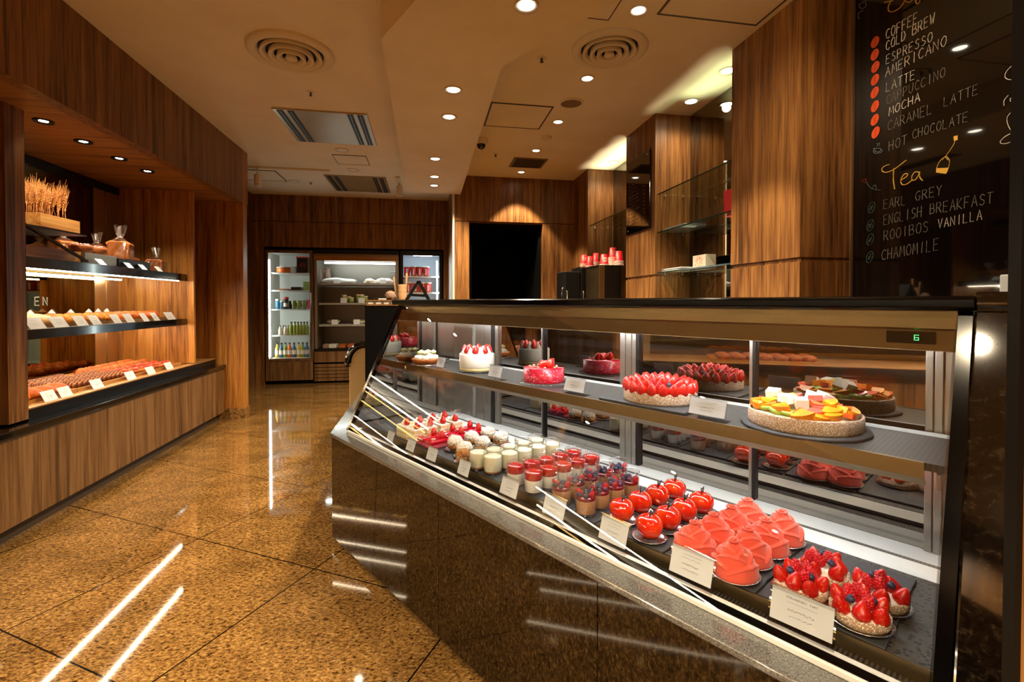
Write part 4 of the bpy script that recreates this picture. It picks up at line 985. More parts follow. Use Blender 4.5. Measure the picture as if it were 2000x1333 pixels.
# bagged loaves
def bagged(label, loc, rz, w, l, h, mat, knot):
    t = thing('bagged_bread', label, 'bagged bread', loc, rz, 'loaves in clear bags')
    b = B(); prof = [(-w / 2, 0), (w / 2, 0), (w / 2, h * .70), (w * .58, h * .86), (w * .36, h), (0, h * .97), (-w * .36, h), (-w * .58, h * .86), (-w / 2, h * .70)]
    b.extr(prof, -l / 2, l / 2); b.obj('loaf', mat, t, .008)
    g = B(); n = 26; rr = random.Random(int(h * 1e4)); v = []; f = []
    lv = [(0.0, 1.06, 1.0), (h * .5, 1.08, 1.0), (h * .9, 1.0, .9), (h * 1.08, .55, .5), (h * 1.22, .16, .16), (h * 1.30, .12, .12), (h * 1.40, .26, .30), (h * 1.30 + knot, .46, .5)]
    for (z, k1, k2) in lv:
        for i in range(n):
            a = 2 * PI * i / n; cx, cy = math.cos(a), math.sin(a); q = 1 + rr.uniform(-.10, .10)
            ex = (abs(cx) ** .5) * (1 if cx > 0 else -1); ey = (abs(cy) ** .5) * (1 if cy > 0 else -1)
            v.append((l * .55 * k1 * ex * q, w * .60 * k2 * ey * q, z + (rr.uniform(-.012, .012) if z > h * 1.2 else 0)))
    m = len(lv)
    for j in range(m - 1):
        for i in range(n): f.append((j * n + i, j * n + (i + 1) % n, (j + 1) * n + (i + 1) % n, (j + 1) * n + i))
    g.add(v, f, False); g.obj('clear_bag', 'cellophane', t)
    B().lathe([(w * .12, h * 1.235), (w * .135, h * 1.25), (w * .12, h * 1.265)], 14).obj('bag_tie', 'steel_white', t)
bagged('tall toast loaf in clear twisted bag on the top bread shelf', (-2.46, 4.41, z1 + .0746), 1.9, .14, .17, .15, 'toast_side', .09)
bagged('bagged loaf with round top behind the berry pies', (-2.70, 4.16, z1 + .0856), 1.2, .12, .13, .11, 'bread_gold', .08)
bagged('bagged loaf directly left of the tall toast loaf', (-2.68, 4.50, z1 + .0746), 1.4, .11, .13, .12, 'bread_orange', .07)
bagged('small bagged bread right behind the tall toast loaf', (-2.62, 4.80, z1 + .0008), 1.4, .11, .13, .13, 'bread_gold', .09)
bagged('rightmost bagged bread leaning at the shelf end', (-2.42, 4.86, z1 + .0008), 1.8, .12, .18, .115, 'bread_brown', .08)
for i, (y, w) in enumerate([(3.975, 'below the grey display block'), (4.31, 'left one below the black display block'), (4.50, 'right one below the black display block'), (4.74, 'beside the rightmost bagged bread')]):
    price_card('small white price card ' + w, (-2.325, y, z1 + .0008), PI / 2, .085, .062, 300 + 9 * i, 'price cards on the top bread shelf', acryl=False, tilt=.7)
# ---- lower shelf, farther alcove
tr_z = z2 + .0128
tray('bread_tray', -2.83, -2.40, 3.20, 3.70, z2, .022, 'dark wooden tray of floury loaves on the lower bread shelf')
tray('bread_tray', -2.83, -2.40, 3.71, 4.36, z2, .022, 'dark wooden tray of yellow corn buns on the lower bread shelf')
tray('bread_tray', -2.83, -2.40, 4.37, 5.05, z2, .022, 'dark wooden tray of golden buns at the lower shelf end')
fl = bun('floury_loaf', 'bread_white', .10, .042, .042, '', 'pale floury loaves', .05, 3)
placed(fl, [(-2.50 - .0 * i, 3.30 + .095 * i, tr_z) for i in range(4)], ['pale floury loaf on the lower bread shelf, %s from the left' % ORD[i] for i in range(4)], lambda i: .25)
cb = bun('corn_bun', 'bread_corn', .052, .047, .036, '', 'yellow corn buns', .16, 5)
pts = [(-2.46, 3.78 + .098 * i, tr_z) for i in range(6)] + [(-2.565, 3.80 + .098 * i, tr_z) for i in range(6)]
placed(cb, pts, ['lumpy yellow corn bun, %s from the left in the front row' % ORD[i] for i in range(6)] + ['lumpy yellow corn bun, %s from the left in the back row' % ORD[i] for i in range(6)], lambda i: i * .7)
wb = thing('cream_topped_bun', '', 'bread', group='dark buns with white cream')
B().ell((0, 0, .03), (.055, .05, .04), 18, 10, bumpy(6, .06), z0=-.72).obj('bun_base', 'bread_brown', wb)
b = B(); cream_kiss(b, (0, 0, .066), .022, .03); b.obj('cream_swirl', 'cream', wb)
s = Series(wb)
for i in range(6): s.place((-2.685, 3.82 + .19 * i if i < 3 else 4.40 + .11 * (i - 3), tr_z + .0), i * .6, 'dark bun with white cream swirl in the rear row, %s from the left' % ORD[i])
gb = bun('glazed_bun', 'bread_orange', .052, .047, .040, '', 'orange glazed buns', .10, 8)
placed(gb, [(-2.465, 4.44 + .108 * i, tr_z) for i in range(5)] + [(-2.575, 4.46 + .108 * i, tr_z) for i in range(4)], ['orange glazed bun at the lower shelf end, %s from the left in front' % ORD[i] for i in range(5)] + ['orange glazed bun at the lower shelf end, %s from the left behind' % ORD[i] for i in range(4)], lambda i: i)
for i, (y, w, ww) in enumerate([(3.36, .135, 'leftmost'), (3.55, .135, 'second from the left'), (3.745, .115, 'third from the left'), (3.89, .105, 'fourth from the left'), (4.125, .10, 'fifth from the left'), (4.285, .11, 'sixth from the left'), (4.50, .09, 'third from the right'), (4.66, .095, 'second from the right'), (4.905, .15, 'rightmost')]):
    price_card('white price card on the lower bread shelf, %s in the row' % ww, (-2.318, y, z2 + .0008), PI / 2, w, .082, 400 + 9 * i, 'price cards on the lower bread shelf', acryl=False, tilt=.55)
# ---- riser top, farther alcove
tz = z3 + .0128
tray('bread_tray', -2.86, -2.31, 3.22, 3.66, z3, .024, 'pale wooden tray of orange rolls on the riser', 'wood_crate')
tray('bread_tray', -2.86, -2.31, 3.67, 4.28, z3, .024, 'pale wooden tray of striped chocolate rolls on the riser', 'wood_crate')
tray('bread_tray', -2.86, -2.31, 4.29, 5.05, z3, .024, 'pale wooden tray of danishes and croissants on the riser', 'wood_crate')
orr = bun('orange_roll', 'bread_orange', .066, .045, .036, '', 'orange rolls on the riser', .12, 9)
placed(orr, [(-2.39, 3.28 + .10 * i, tz) for i in range(4)] + [(-2.53, 3.30 + .10 * i, tz) for i in range(3)], ['orange roll on the riser, %s from the left in front' % ORD[i] for i in range(4)] + ['orange roll on the riser, %s from the left behind' % ORD[i] for i in range(3)], lambda i: .2 * i)
fw = bun('flour_bread', 'bread_white', .10, .11, .035, '', 'flat white floury breads', .05, 12)
placed(fw, [(-2.72, 3.34, tz), (-2.71, 3.55, tz)], ['flat white floury bread behind the orange rolls, left one', 'flat white floury bread behind the orange rolls, right one'])
def crescent(n, R_, r, span):
    b = B(); pts = []; rs = []
    for k in range(n + 1):
        t = k / n - .5; a = t * span; pts.append((R_ * math.cos(a) - R_, R_ * math.sin(a), r * .95)); rs.append(r * (1 - (2 * abs(t)) ** 2.2) * (1 + .12 * math.cos(k * PI)) + .006)
    return b.tube(pts, rs, 12)
st = crescent(14, .3, .026, .44).obj('striped_roll', 'bread_stripe'); tag(st, '', 'bread', 'chocolate striped rolls')
pts = []; lb = []
for row, x in enumerate((-2.41, -2.545, -2.68)):
    for i in range(11 if row < 2 else 8): pts.append((x, 3.715 + .052 * i, tz)); lb.append('chocolate striped roll, %s from the left in the %s row' % (ORD[i], ['front', 'middle', 'back'][row]))
placed(st, pts, lb, lambda i: PI / 2)
da = thing('berry_danish', '', 'pastry', group='red berry danishes')
B().ell((0, 0, .016), (.048, .048, .019), 18, 8, bumpy(3, .08), z0=-.8).obj('pastry_base', 'bread_gold', da)
b = B()
for k in range(7): a = k * PI / 3; q = .021 if k else 0; b.ell((q * math.cos(a), q * math.sin(a), .036), (.013, .013, .012), 8, 6)
b.obj('berry_topping', 'danish_red', da)
s = Series(da)
for row, x in enumerate((-2.39, -2.495)):
    for i in range(7): s.place((x, 4.345 + .1 * i, tz), i, 'golden danish with red berries, %s from the left in the %s row' % (ORD[i], ['front', 'second'][row]))
cr = crescent(12, .07, .030, 2.4).obj('croissant', 'bread_gold'); tag(cr, '', 'bread', 'golden croissants')
pts = []; lb = []
for row, x in enumerate((-2.61, -2.74)):
    for i in range(7): pts.append((x + .03, 4.345 + .1 * i, tz)); lb.append('golden croissant, %s from the left in the %s row' % (ORD[i], ['front', 'back'][row]))
placed(cr, pts, lb, lambda i: .3 * ((i * 7) % 5 - 2))
for i, (y, w, ww) in enumerate([(3.37, .115, 'leftmost'), (3.50, .11, 'second from the left'), (3.80, .12, 'third from the left'), (4.185, .12, 'third from the right'), (4.46, .12, 'second from the right'), (4.75, .12, 'rightmost')]):
    price_card('white price card on the riser edge, %s in the row' % ww, (-2.262, y, z3 + .0008), PI / 2, w, .072, 500 + 9 * i, 'price cards on the riser', acryl=False, tilt=.45)
# ---- nearer alcove: seen only in the mirrors of the pastry case
tray('bread_tray', -2.83, -2.36, .30, 1.10, z2, .022, 'dark wooden tray of baguettes in the nearer alcove'); tray('bread_tray', -2.83, -2.36, 1.2, 2.0, z2, .022, 'dark wooden tray of round buns in the nearer alcove')
ba = bun('baguette', 'bread_gold', .20, .035, .034, '', 'baguettes in the nearer alcove', .05, 14)
placed(ba, [(-2.59, .40 + .1 * i, tr_z) for i in range(7)], ['golden baguette in the nearer alcove, %s from the left' % ORD[i] for i in range(7)], lambda i: .06 * (i % 3 - 1))
rb = bun('round_bun', 'bread_orange', .055, .055, .045, '', 'round buns in the nearer alcove', .06, 15)
placed(rb, [(-2.48 - .16 * (i // 6), 1.29 + .125 * (i % 6), tr_z) for i in range(12)], ['orange round bun in the nearer alcove, %s from the left in the %s row' % (ORD[i % 6], ['front', 'back'][i // 6]) for i in range(12)])
tray('bread_tray', -2.86, -2.31, .2, 1.2, z3, .024, 'pale wooden tray of croissants in the nearer alcove', 'wood_crate')
for i in range(14): dup(cr, (-2.42 - .17 * (i // 7), .30 + .13 * (i % 7), tz), .2 * (i % 3), 'golden croissant in the nearer alcove, %s from the left in the %s row' % (ORD[i % 7], ['front', 'back'][i // 7]))
for i, y in enumerate((.35, .62, .9, 1.35, 1.7)):
    price_card('white price card in the nearer alcove, %s from the left' % ORD[i], (-2.318, y, z2 + .0008), PI / 2, .12, .08, 600 + 9 * i, 'price cards in the nearer alcove', acryl=False, tilt=.5)
# ------------------------------------------------------------------ refrigerators in the back wall
FY = 7.86
def shell(b, x0, x1, z0, z1, y0, y1, th=.02):
    b.box(x0, x0 + th, y0, y1, z0, z1).box(x1 - th, x1, y0, y1, z0, z1).box(x0 + th, x1 - th, y0, y1, z0, z0 + th).box(x0 + th, x1 - th, y0, y1, z1 - th, z1).box(x0 + th, x1 - th, y1 - th, y1, z0 + th, z1 - th); return b
# left
lf = thing('glass_door_fridge', 'tall lit drinks fridge with glass door at the left of the back wall', 'fridge')
shell(B(), -2.425, -1.742, .36, 2.075, 7.885, 8.55).obj('cabinet', 'white_paint', lf)
B().box(-2.435, -1.735, 7.89, 8.55, 2.0755, 2.10).obj('top_cover', 'black_satin', lf)
B().box(-2.425, -1.742, FY, 8.55, .06, .355).obj('base_panel', 'wood_base', lf); B().box(-2.425, -1.742, FY + .03, 8.5, .0, .0595).obj('plinth', 'black_matt', lf)
B().box(-2.425, -2.385, FY, 7.884, .36, 2.075).box(-1.782, -1.742, FY, 7.884, .36, 2.075).box(-2.385, -1.782, FY, 7.884, .36, .40).box(-2.385, -1.782, FY, 7.884, 2.035, 2.075).obj('door_frame', 'wood_dark', lf, .002)
B().box(-2.385, -1.782, FY + .008, FY + .014, .40, 2.035).obj('door_glass', 'door_glass', lf)
B().tube([(-1.762, FY - .03, 1.42), (-1.762, FY - .03, .95)], .009, 8).tube([(-1.762, FY, 1.40), (-1.762, FY - .03, 1.40)], .007, 6).tube([(-1.762, FY, .97), (-1.762, FY - .03, .97)], .007, 6).obj('door_handle', 'steel', lf)
B().box(-2.395, -2.372, 7.90, 7.925, .42, 1.93).obj('light_strip', 'led_fridge', lf)
LFS = [1.735, 1.460, 1.165, .755, .405]
for z in LFS:
    B().box(-2.36, -1.77, 7.95, 8.50, z - .018, z).obj('wire_shelf', 'steel_white', lf)
def cyl(name, label, cat, group, x, y, z, r, h, mat, cap=None, capm='cup_white', neck=False, lab=None):
    t = thing(name, label, cat, (x, y, z + .0006), 0, group)
    if neck: B().lathe([(0, 0), (r, 0), (r, h * .6), (r * .45, h * .78), (r * .42, h * .92), (0, h * .92)], 18).obj('bottle_body', mat, t); B().lathe([(0, h * .922), (r * .48, h * .922), (r * .48, h), (0, h)], 14).obj('cap', capm, t)
    else:
        B().lathe([(0, 0), (r, 0), (r, h * .82), (0, h * .82)], 20).obj('jar_body', mat, t); B().lathe([(0, h * .8205), (r * 1.03, h * .8205), (r * 1.03, h), (0, h)], 20).obj('lid', capm, t)
    if lab: B().lathe([(r * 1.012, h * .2), (r * 1.012, h * .5)], 18).obj('label_band', lab, t)
    return t
def boxy(name, label, cat, x0, x1, y0, y1, z, h, mat, group=None, bev=.004):
    o = B().box(x0, x1, y0, y1, z + .0006, z + h).obj(name, mat, None, bev); return tag(o, label, cat, group)
xa = lambda px, y=7.98: PY(px, 560, y).x
t = thing('food_tub', 'orange rounded tub on the top shelf of the left fridge', 'tub', ((xa(540) + xa(566)) / 2, 8.08, LFS[0] + .0006))
B().lathe([(0, 0), (.108, 0), (.118, .02), (.12, .08), (0, .08)], 28).obj('tub_body', 'plastic_orange', t); B().lathe([(0, .081), (.122, .081), (.12, .092), (0, .094)], 28).obj('lid', 'plastic_grey', t)
boxy('food_box', 'small grey box beside the orange tub in the left fridge', 'box', xa(568), xa(578), 7.97, 8.15, LFS[0], .10, 'plastic_grey')
t = thing('gift_box', 'tall black box with red top on the left fridge shelf', 'box', (0, 0, LFS[0] + .0006))
B().box(xa(580), xa(601), 7.97, 8.2, 0, .235).obj('box_body', 'plastic_black', t, .003); B().box(xa(579), xa(602), 7.96, 8.21, .2355, .255).obj('lid', 'label_red', t, .003)
b = B(); rd = random.Random(3)
for k in range(4): b.tube([(xa(585) + k * .028, 7.968, .09 + rd.uniform(0, .07)), (xa(585) + k * .028 + .015, 7.968, .16), (xa(585) + k * .028 + .025, 7.968, .06 + rd.uniform(0, .05))], .0035, 4)
b.obj('red_print', 'label_red', t)
boxy('food_tray', 'flat dark tray on the second shelf of the left fridge', 'tray', xa(568), xa(587), 7.98, 8.2, LFS[1], .055, 'chocolate')
boxy('food_tray', 'low brown tray at the left of the second fridge shelf', 'tray', xa(543), xa(562), 8.0, 8.25, LFS[1], .025, 'bread_brown')
for k in range(3): boxy('salad_tub', 'green lidded tub in a stack of three on the second fridge shelf, %s' % ['bottom', 'middle', 'top'][k], 'tub', xa(592), xa(603), 7.98, 8.1, LFS[1] + .047 * k, .045, 'plastic_green', 'green tubs in the left fridge')
for k, (px, r, h, m, cm, w) in enumerate([(541, .035, .16, 'blue_label', 'plastic_grey', 'blue'), (549, .03, .13, 'blue_label', 'plastic_grey', 'smaller blue'), (557, .037, .19, 'plastic_black', 'label_red', 'black and red'), (564, .03, .13, 'plastic_black', 'plastic_black', 'all black')]):
    cyl('food_jar', '%s lidded jar on the third shelf of the left fridge' % w, 'jar', 'jars in the left fridge', xa(px), 8.02, LFS[2], r, h, m, capm=cm, lab='cup_white' if k == 2 else None)
for k, px in enumerate((573, 583, 593)):
    t = thing('salad_cup', 'clear cup of green salad on the third fridge shelf, %s from the left' % ORD[k], 'salad cup', (xa(px), 8.02, LFS[2] + .0006), 0, 'salad cups in the left fridge')
    B().lathe([(0, 0), (.030, 0), (.042, .10), (.044, .13), (0, .14)], 16, wob=lambda a, r, z: .08 * math.sin(7 * a + z * 90)).obj('salad', 'plastic_green', t); B().lathe([(.032, 0), (.046, .13)], 16).obj('cup', 'jar_glass', t)
boxy('food_carton', 'reddish carton at the right of the third fridge shelf', 'carton', xa(599), xa(605), 7.99, 8.05, LFS[2], .15, 'pink_layer')
for k, px in enumerate((546, 551, 556, 561)): cyl('drink_bottle', 'small white bottle with dark cap on the fourth fridge shelf, %s from the left' % ORD[k], 'bottle', 'white bottles in the left fridge', xa(px), 8.0 + .03 * (k % 2), LFS[3], .027, .15, 'cup_white', capm='plastic_black', neck=True)
for k, px in enumerate((568, 575, 581, 587, 593, 599)): cyl('juice_bottle', 'olive green juice bottle on the fourth fridge shelf, %s from the left' % ORD[k], 'bottle', 'green juice bottles in the left fridge', xa(px), 8.0, LFS[3], .031, .21, 'olive_juice', capm='plastic_black', neck=True)
for k, (px, m, w) in enumerate([(540, 'yellow_label', 'yellow'), (548, 'blue_label', 'blue'), (556, 'olive_juice', 'green'), (564, 'plastic_orange', 'orange'), (573, 'blue_label', 'second blue'), (582, 'yellow_label', 'second yellow'), (590, 'olive_juice', 'second green'), (598, 'blue_label', 'third blue')]):
    cyl('drink_bottle', '%s drink bottle on the bottom shelf of the left fridge' % w, 'bottle', 'bottles on the bottom fridge shelf', xa(px), 8.0, LFS[4], .033, .23, m, capm='plastic_black', neck=True, lab='cup_white')
# middle open chiller
mc = thing('open_chiller', 'open fronted lit food chiller with wooden louvred base in the back wall', 'fridge')
X0, X1 = -1.722, -.432
shell(B(), X0, X1, .50, 2.06, 7.885, 8.55).obj('cabinet', 'grey_metal', mc)
B().box(X0, X1, FY, 7.884, 1.925, 2.0).obj('header_board', 'wood_soffit', mc); B().box(X0, X1, FY - .004, 7.884, 2.002, 2.03).obj('header_rail', 'steel_gold', mc); B().box(X0, X1, FY, 7.884, 2.032, 2.10).obj('top_cover', 'black_satin', mc)
B().box(X0 + .15, X1 - .03, 7.93, 7.955, 1.885, 1.91).obj('light_strip', 'led_fridge', mc)
B().box(X0 + .02, X0 + .05, FY, 7.884, .545, 1.924).obj('side_post', 'steel', mc); B().box(X1 - .05, X1 - .02, FY, 7.884, .545, 1.924).obj('side_post', 'steel', mc)
MS = [1.575, 1.262, .920]
for z in MS: B().box(X0 + .06, X1 - .06, 7.92, 8.46, z - .03, z).obj('shelf', 'chiller_shelf', mc, .002)
B().box(X0, X1, FY, 8.5, .50, .545).obj('front_ledge', 'black_satin', mc)
b = B(); b.box(X0, X1, FY, 7.89, .33, .498); b.obj('base_board', 'wood_base', mc)
for k in range(5): B().box(X0, X1, FY, 7.885, .30 - .055 * k - .045, .30 - .055 * k).obj('louvre', 'wood_base', mc)
B().box(X0, X1, 7.886, 8.5, .0, .33).obj('plinth', 'black_matt', mc)
b = B()
xm = lambda px, y=8.0: PY(px, 560, y).x
def bag_item(name, label, px0, px1, z, h, mat, y=8.02, group=None, seed=1):
    o = B().ell((0, 0, h * .5), ((xm(px1) - xm(px0)) / 2, .09, h * .62), 30, 16, bumpy(seed, .30), z0=-.6).obj(name, mat); o.location = ((xm(px0) + xm(px1)) / 2, y + .05, z + .0006); return tag(o, label, 'wrapped food', group)
bag_item('wrapped_sandwich', 'wide white wrapped package at the left of the chiller top shelf', 630, 690, MS[0], .075, 'white_paint', seed=2)
bag_item('wrapped_bun', 'white ring shaped package on the chiller top shelf', 711, 732, MS[0], .07, 'cream', seed=3); bag_item('wrapped_bun', 'white wrapped package at the right of the chiller top shelf', 734, 766, MS[0], .075, 'white_paint', seed=4)
for k, px in enumerate((618, 634)):
    o = B().lathe([(0, 0), (.045, 0), (.05, .14), (.035, .22), (.05, .25)], 14, wob=lambda a, r, z: .06 * math.sin(5 * a)).obj('hanging_pack', 'dried_flower'); o.location = (xm(px), 8.25, MS[0] + .0006); tag(o, ['brown paper pack at the far left of the chiller top shelf', 'second brown paper pack on the chiller top shelf'][k], 'paper pack', 'brown packs in the chiller')
for k, (px, h) in enumerate([(672, .16), (680, .13), (686, .11), (699, .17), (706, .17), (713, .14)]): cyl('salad_jar', 'green salad jar with pale lid on the chiller second shelf, %s from the left' % ORD[k], 'jar', 'green jars in the chiller', xm(px), 8.02 + .05 * (k % 2), MS[1], .035, h * .8, 'plastic_green', capm='cream')
for px, m, lb in ((649, 'dried_flower', 'clear topped bowl on the chiller third shelf'), (700, 'olive_juice', 'green topped bowl on the chiller third shelf')):
    t = thing('food_bowl', lb, 'food bowl', (xm(px), 8.08, MS[2] + .0006), 0, 'bowls in the chiller')
    B().lathe([(0, 0), (.07, 0), (.11, .05), (.106, .05), (.066, .005), (0, .005)], 28).obj('bowl', 'plastic_grey', t)
    b = B(); rd = random.Random(px)
    for k in range(16): a = rd.uniform(0, 6.28); q = .085 * rd.random() ** .5; b.ell((q * math.cos(a), q * math.sin(a), .05), (.026, .02, .018), 8, 6)
    b.obj('filling', m, t); B().lathe([(.112, .048), (.09, .085), (0, .095)], 24).obj('clear_lid', 'jar_glass', t)
for k, (p0, p1, m, w) in enumerate([(632, 642, 'dried_flower', 'small brown'), (643, 658, 'plastic_grey', 'bright silver'), (662, 676, 'bread_brown', 'brown'), (680, 700, 'bread_gold', 'golden')]): boxy('food_pack', '%s pack on the bottom ledge of the chiller' % w, 'food pack', xm(p0), xm(p1), 7.90, 8.1, .545, .06, m, 'packs on the chiller ledge', .008)
for k, (px, z, w, hh) in enumerate([(658, MS[0], 'white package', .07), (748, MS[0], 'right white package', .07), (671, MS[1], 'first green jars', .085), (706, MS[1], 'taller green jars', .085), (653, MS[2], 'clear topped bowl', .08), (696, MS[2], 'green topped bowl', .08)]):
    price_card('pale blue price card in front of the ' + w, (PY(px, 560, 7.93).x, 7.935, z + .0006), 0, .105, hh, 700 + k * 9, 'price cards in the chiller', 'paper_cool', acryl=False, tilt=.2, lines=2)
price_card('small white notice at the upper right of the chiller back', (PY(765, 530, 8.2).x, 8.5, 1.79), 0, .12, .04, 777, 'price cards in the chiller', 'paper', acryl=False, tilt=0, lines=1)['label'] = 'small white notice at the upper right of the chiller back'
# right fridge
rf = thing('glass_door_fridge', 'lit fridge with bluish white inside holding red tubs at the right of the back wall', 'fridge')
shell(B(), -.405, .265, .36, 2.075, 7.885, 8.55).obj('cabinet', 'paper_cool', rf)
B().box(-.405, .265, FY, 8.55, .0, .355).obj('base_panel', 'wood_base', rf)
B().box(-.405, -.362, FY, 7.884, .36, 2.10).box(.215, .265, FY, 7.884, .36, 2.10).box(-.362, .215, FY, 7.884, .36, .40).box(-.362, .215, FY, 7.884, 2.03, 2.10).obj('door_frame', 'black_satin', rf, .002)
B().box(-.362, .215, FY + .008, FY + .014, .40, 2.03).obj('door_glass', 'door_glass', rf)
B().box(.17, .19, 7.90, 7.92, .45, 1.95).obj('light_strip', 'led_fridge', rf); B().box(-.2, .1, 7.95, 7.97, 2.03, 2.05).obj('light_strip', 'led_fridge', rf)
for z in (1.70, 1.435, 1.15): B().box(-.38, .23, 7.93, 8.50, z - .02, z).obj('shelf', 'white_paint', rf)
rd_ = thing('red_tub', '', 'tub', (0, 0, 0), 0, 'red tubs in the right fridge')
B().lathe([(0, 0), (.045, 0), (.055, .145), (0, .145)], 20).obj('tub_body', 'label_red', rd_); B().lathe([(0, .1455), (.059, .1455), (.059, .165), (0, .165)], 20).obj('lid', 'white_paint', rd_); B().box(-.01, .01, -.056, -.045, .02, .12).obj('white_print', 'white_paint', rd_)
s = Series(rd_)
for z, ww, pxs in ((1.70, 'upper', (795, 808, 820, 832)), (1.435, 'lower', (798, 812, 824, 836))):
    for i, px in enumerate(pxs): s.place((PY(px, 540, 8.02).x, 8.02, z + .0006), 0, 'white lidded red tub, %s from the left on the right fridge %s shelf' % (ORD[i], ww))
# ------------------------------------------------------------------ dark side counter beyond the case
sc_ = thing('side_counter', 'black fronted side counter beyond the left end of the pastry case', 'counter')
B().box(-.462, .33, 3.80, 5.2, 0, 1.236).obj('body', 'black_matt', sc_)
B().box(-.462, .33, 3.80, 5.2, 1.2365, 1.25).obj('top', 'black_slab', sc_, .002)
rk_ = thing('sweets_rack', 'low wooden compartment rack on the side counter top', 'rack', (0, 0, 1.2506))
x0, x1 = PY(716, 590, 3.86).x, PY(777, 590, 3.86).x
B().box(x0, x1, 3.86, 4.1, 0, .008).box(x0, x1, 3.86, 4.1, .036, .044).obj('board', 'wood_tray', rk_)
b = B()
for k in range(5): xx = x0 + (x1 - x0 - .006) * k / 4; b.box(xx, xx + .006, 3.86, 4.1, .0085, .0355)
b.obj('divider', 'wood_tray', rk_)
for k in range(4): xx = x0 + (x1 - x0) * (k + .5) / 4; boxy('wrapped_sweet', 'small white wrapped sweet in the wooden rack, %s from the left' % ORD[k], 'sweet', xx - .022, xx + .022, 3.868, 3.95, 1.2596, .02, 'white_paint', 'sweets in the rack', .003)
zr = 1.2506 + .0446
def on_rack(px): return PY(px, 580, 3.95).x
t = thing('card_reader', 'small black payment tray on the wooden rack', 'payment tray', (on_rack(748), 3.95, zr)); B().box(-.07, .07, -.05, .05, 0, .014).obj('tray_body', 'black_satin', t, .003); B().box(-.03, .03, -.052, -.0505, .002, .012).obj('label', 'paper', t)
o = B().ell((0, 0, .03), (.036, .03, .036), 26, 18, (lambda d: 1 + .35 * abs(math.sin(9 * d.x + 3 * d.z) * math.sin(8 * d.y + 5 * d.z))), z0=-.85).obj('dried_flower_bunch', 'dried_flower'); o.location = (on_rack(763), 3.93, zr); tag(o, 'small grey brown dried flower bunch on the wooden rack', 'dried flowers')
t = thing('cone_holder', 'stack of wafer cone cups beside the black easel', 'cones', (on_rack(786), 3.95, 1.2506))
for k in range(3): B().lathe([(.022, .0 + k * .035), (.035, .10 + k * .035), (.033, .10 + k * .035), (.02, .004 + k * .035), (0, .004 + k * .035)], 18).obj('wafer_cup', 'cone_wafer', t)
B().tube([(.02, 0, .02), (.035, 0, .26)], .008, 6).tube([(-.045, .01, .01), (-.07, .01, .23)], .006, 6).obj('wafer_stick', 'cone_wafer', t)
# black easel on the case end: two boards meeting at the top
ez = thing('menu_easel', 'small black A shaped menu easel standing on the counter top', 'easel', tuple(PY(815, 583, 3.95) * 1))
ez.location.z = 1.2506
p0 = ez.location.copy()
def pe(px, py): v = PY(px, py, 3.95) - p0; return v
a, b_, c_ = pe(795, 585), pe(818, 550), pe(836, 586)
def bar(par, p, q, w, d, nm):
    p, q = Vector(p), Vector(q); dr_ = (q - p).normalized(); nn = Vector((dr_.z, 0, -dr_.x)) * w / 2; bb = B()
    vs_ = [p - nn, p + nn, q + nn, q - nn]; bb.add([tuple(v + Vector((0, -d, 0))) for v in vs_] + [tuple(v + Vector((0, d, 0))) for v in vs_], [(0, 1, 2, 3), (7, 6, 5, 4), (0, 4, 5, 1), (1, 5, 6, 2), (2, 6, 7, 3), (3, 7, 4, 0)]); bb.obj(nm, 'black_satin', par)
a.z = .018; c_.z = .018; a.x -= .02; c_.x += .02
bar(ez, a, b_, .022, .07, 'front_board'); bar(ez, c_, b_, .026, .07, 'back_board'); bar(ez, (a * .62 + b_ * .38), (c_ * .66 + b_ * .34), .02, .05, 'cross_tray')
# beige cart
bc = thing('service_cart', 'beige panelled cart with rounded black top handle left of the side counter', 'cart', (-.56, 4.45, 0))
pr_ = [(-.20, .03), (.20, .03), (.20, .80)] ; arc = [(.20 - .0 - .16 * (1 - math.cos(t * PI / 16)), .80 + .13 * math.sin(t * PI / 16)) for t in range(9)]
B().box(-.085, .085, -.22, .22, .04, .76).obj('panel', 'beige_panel', bc, .006)
b = B(); pts = [(-.085, .76)] + [(-.085 + .12 * (1 - math.cos(k * PI / 20)), .76 + .14 * math.sin(k * PI / 20)) for k in range(11)] + [(.085, .90), (.085, .76)]
T_ = Matrix.Identity(4)
v = [(x, -.22, z) for x, z in pts] + [(x, .22, z) for x, z in pts]; n = len(pts)
b.add(v, [tuple(range(n)), tuple(range(n, 2 * n))[::-1]] + [(i, (i + 1) % n, n + (i + 1) % n, n + i) for i in range(n)]); b.obj('rounded_top', 'beige_panel', bc)
b = B(); b.tube([(-.095, -.20, .73)] + [(-.095 + .13 * (1 - math.cos(k * PI / 20)), -.20, .76 + .15 * math.sin(k * PI / 20)) for k in range(11)] + [(.085, -.20, .91)], .034, 10); b.obj('handle', 'black_gloss', bc)
for (x, y) in ((-.06, -.18), (.06, -.18), (-.06, .18), (.06, .18)): B().lathe([(0, 0), (.016, 0), (.02, .02), (.016, .0395), (0, .0395)], 12, (x, y, 0)).obj('caster', 'plastic_black', bc)
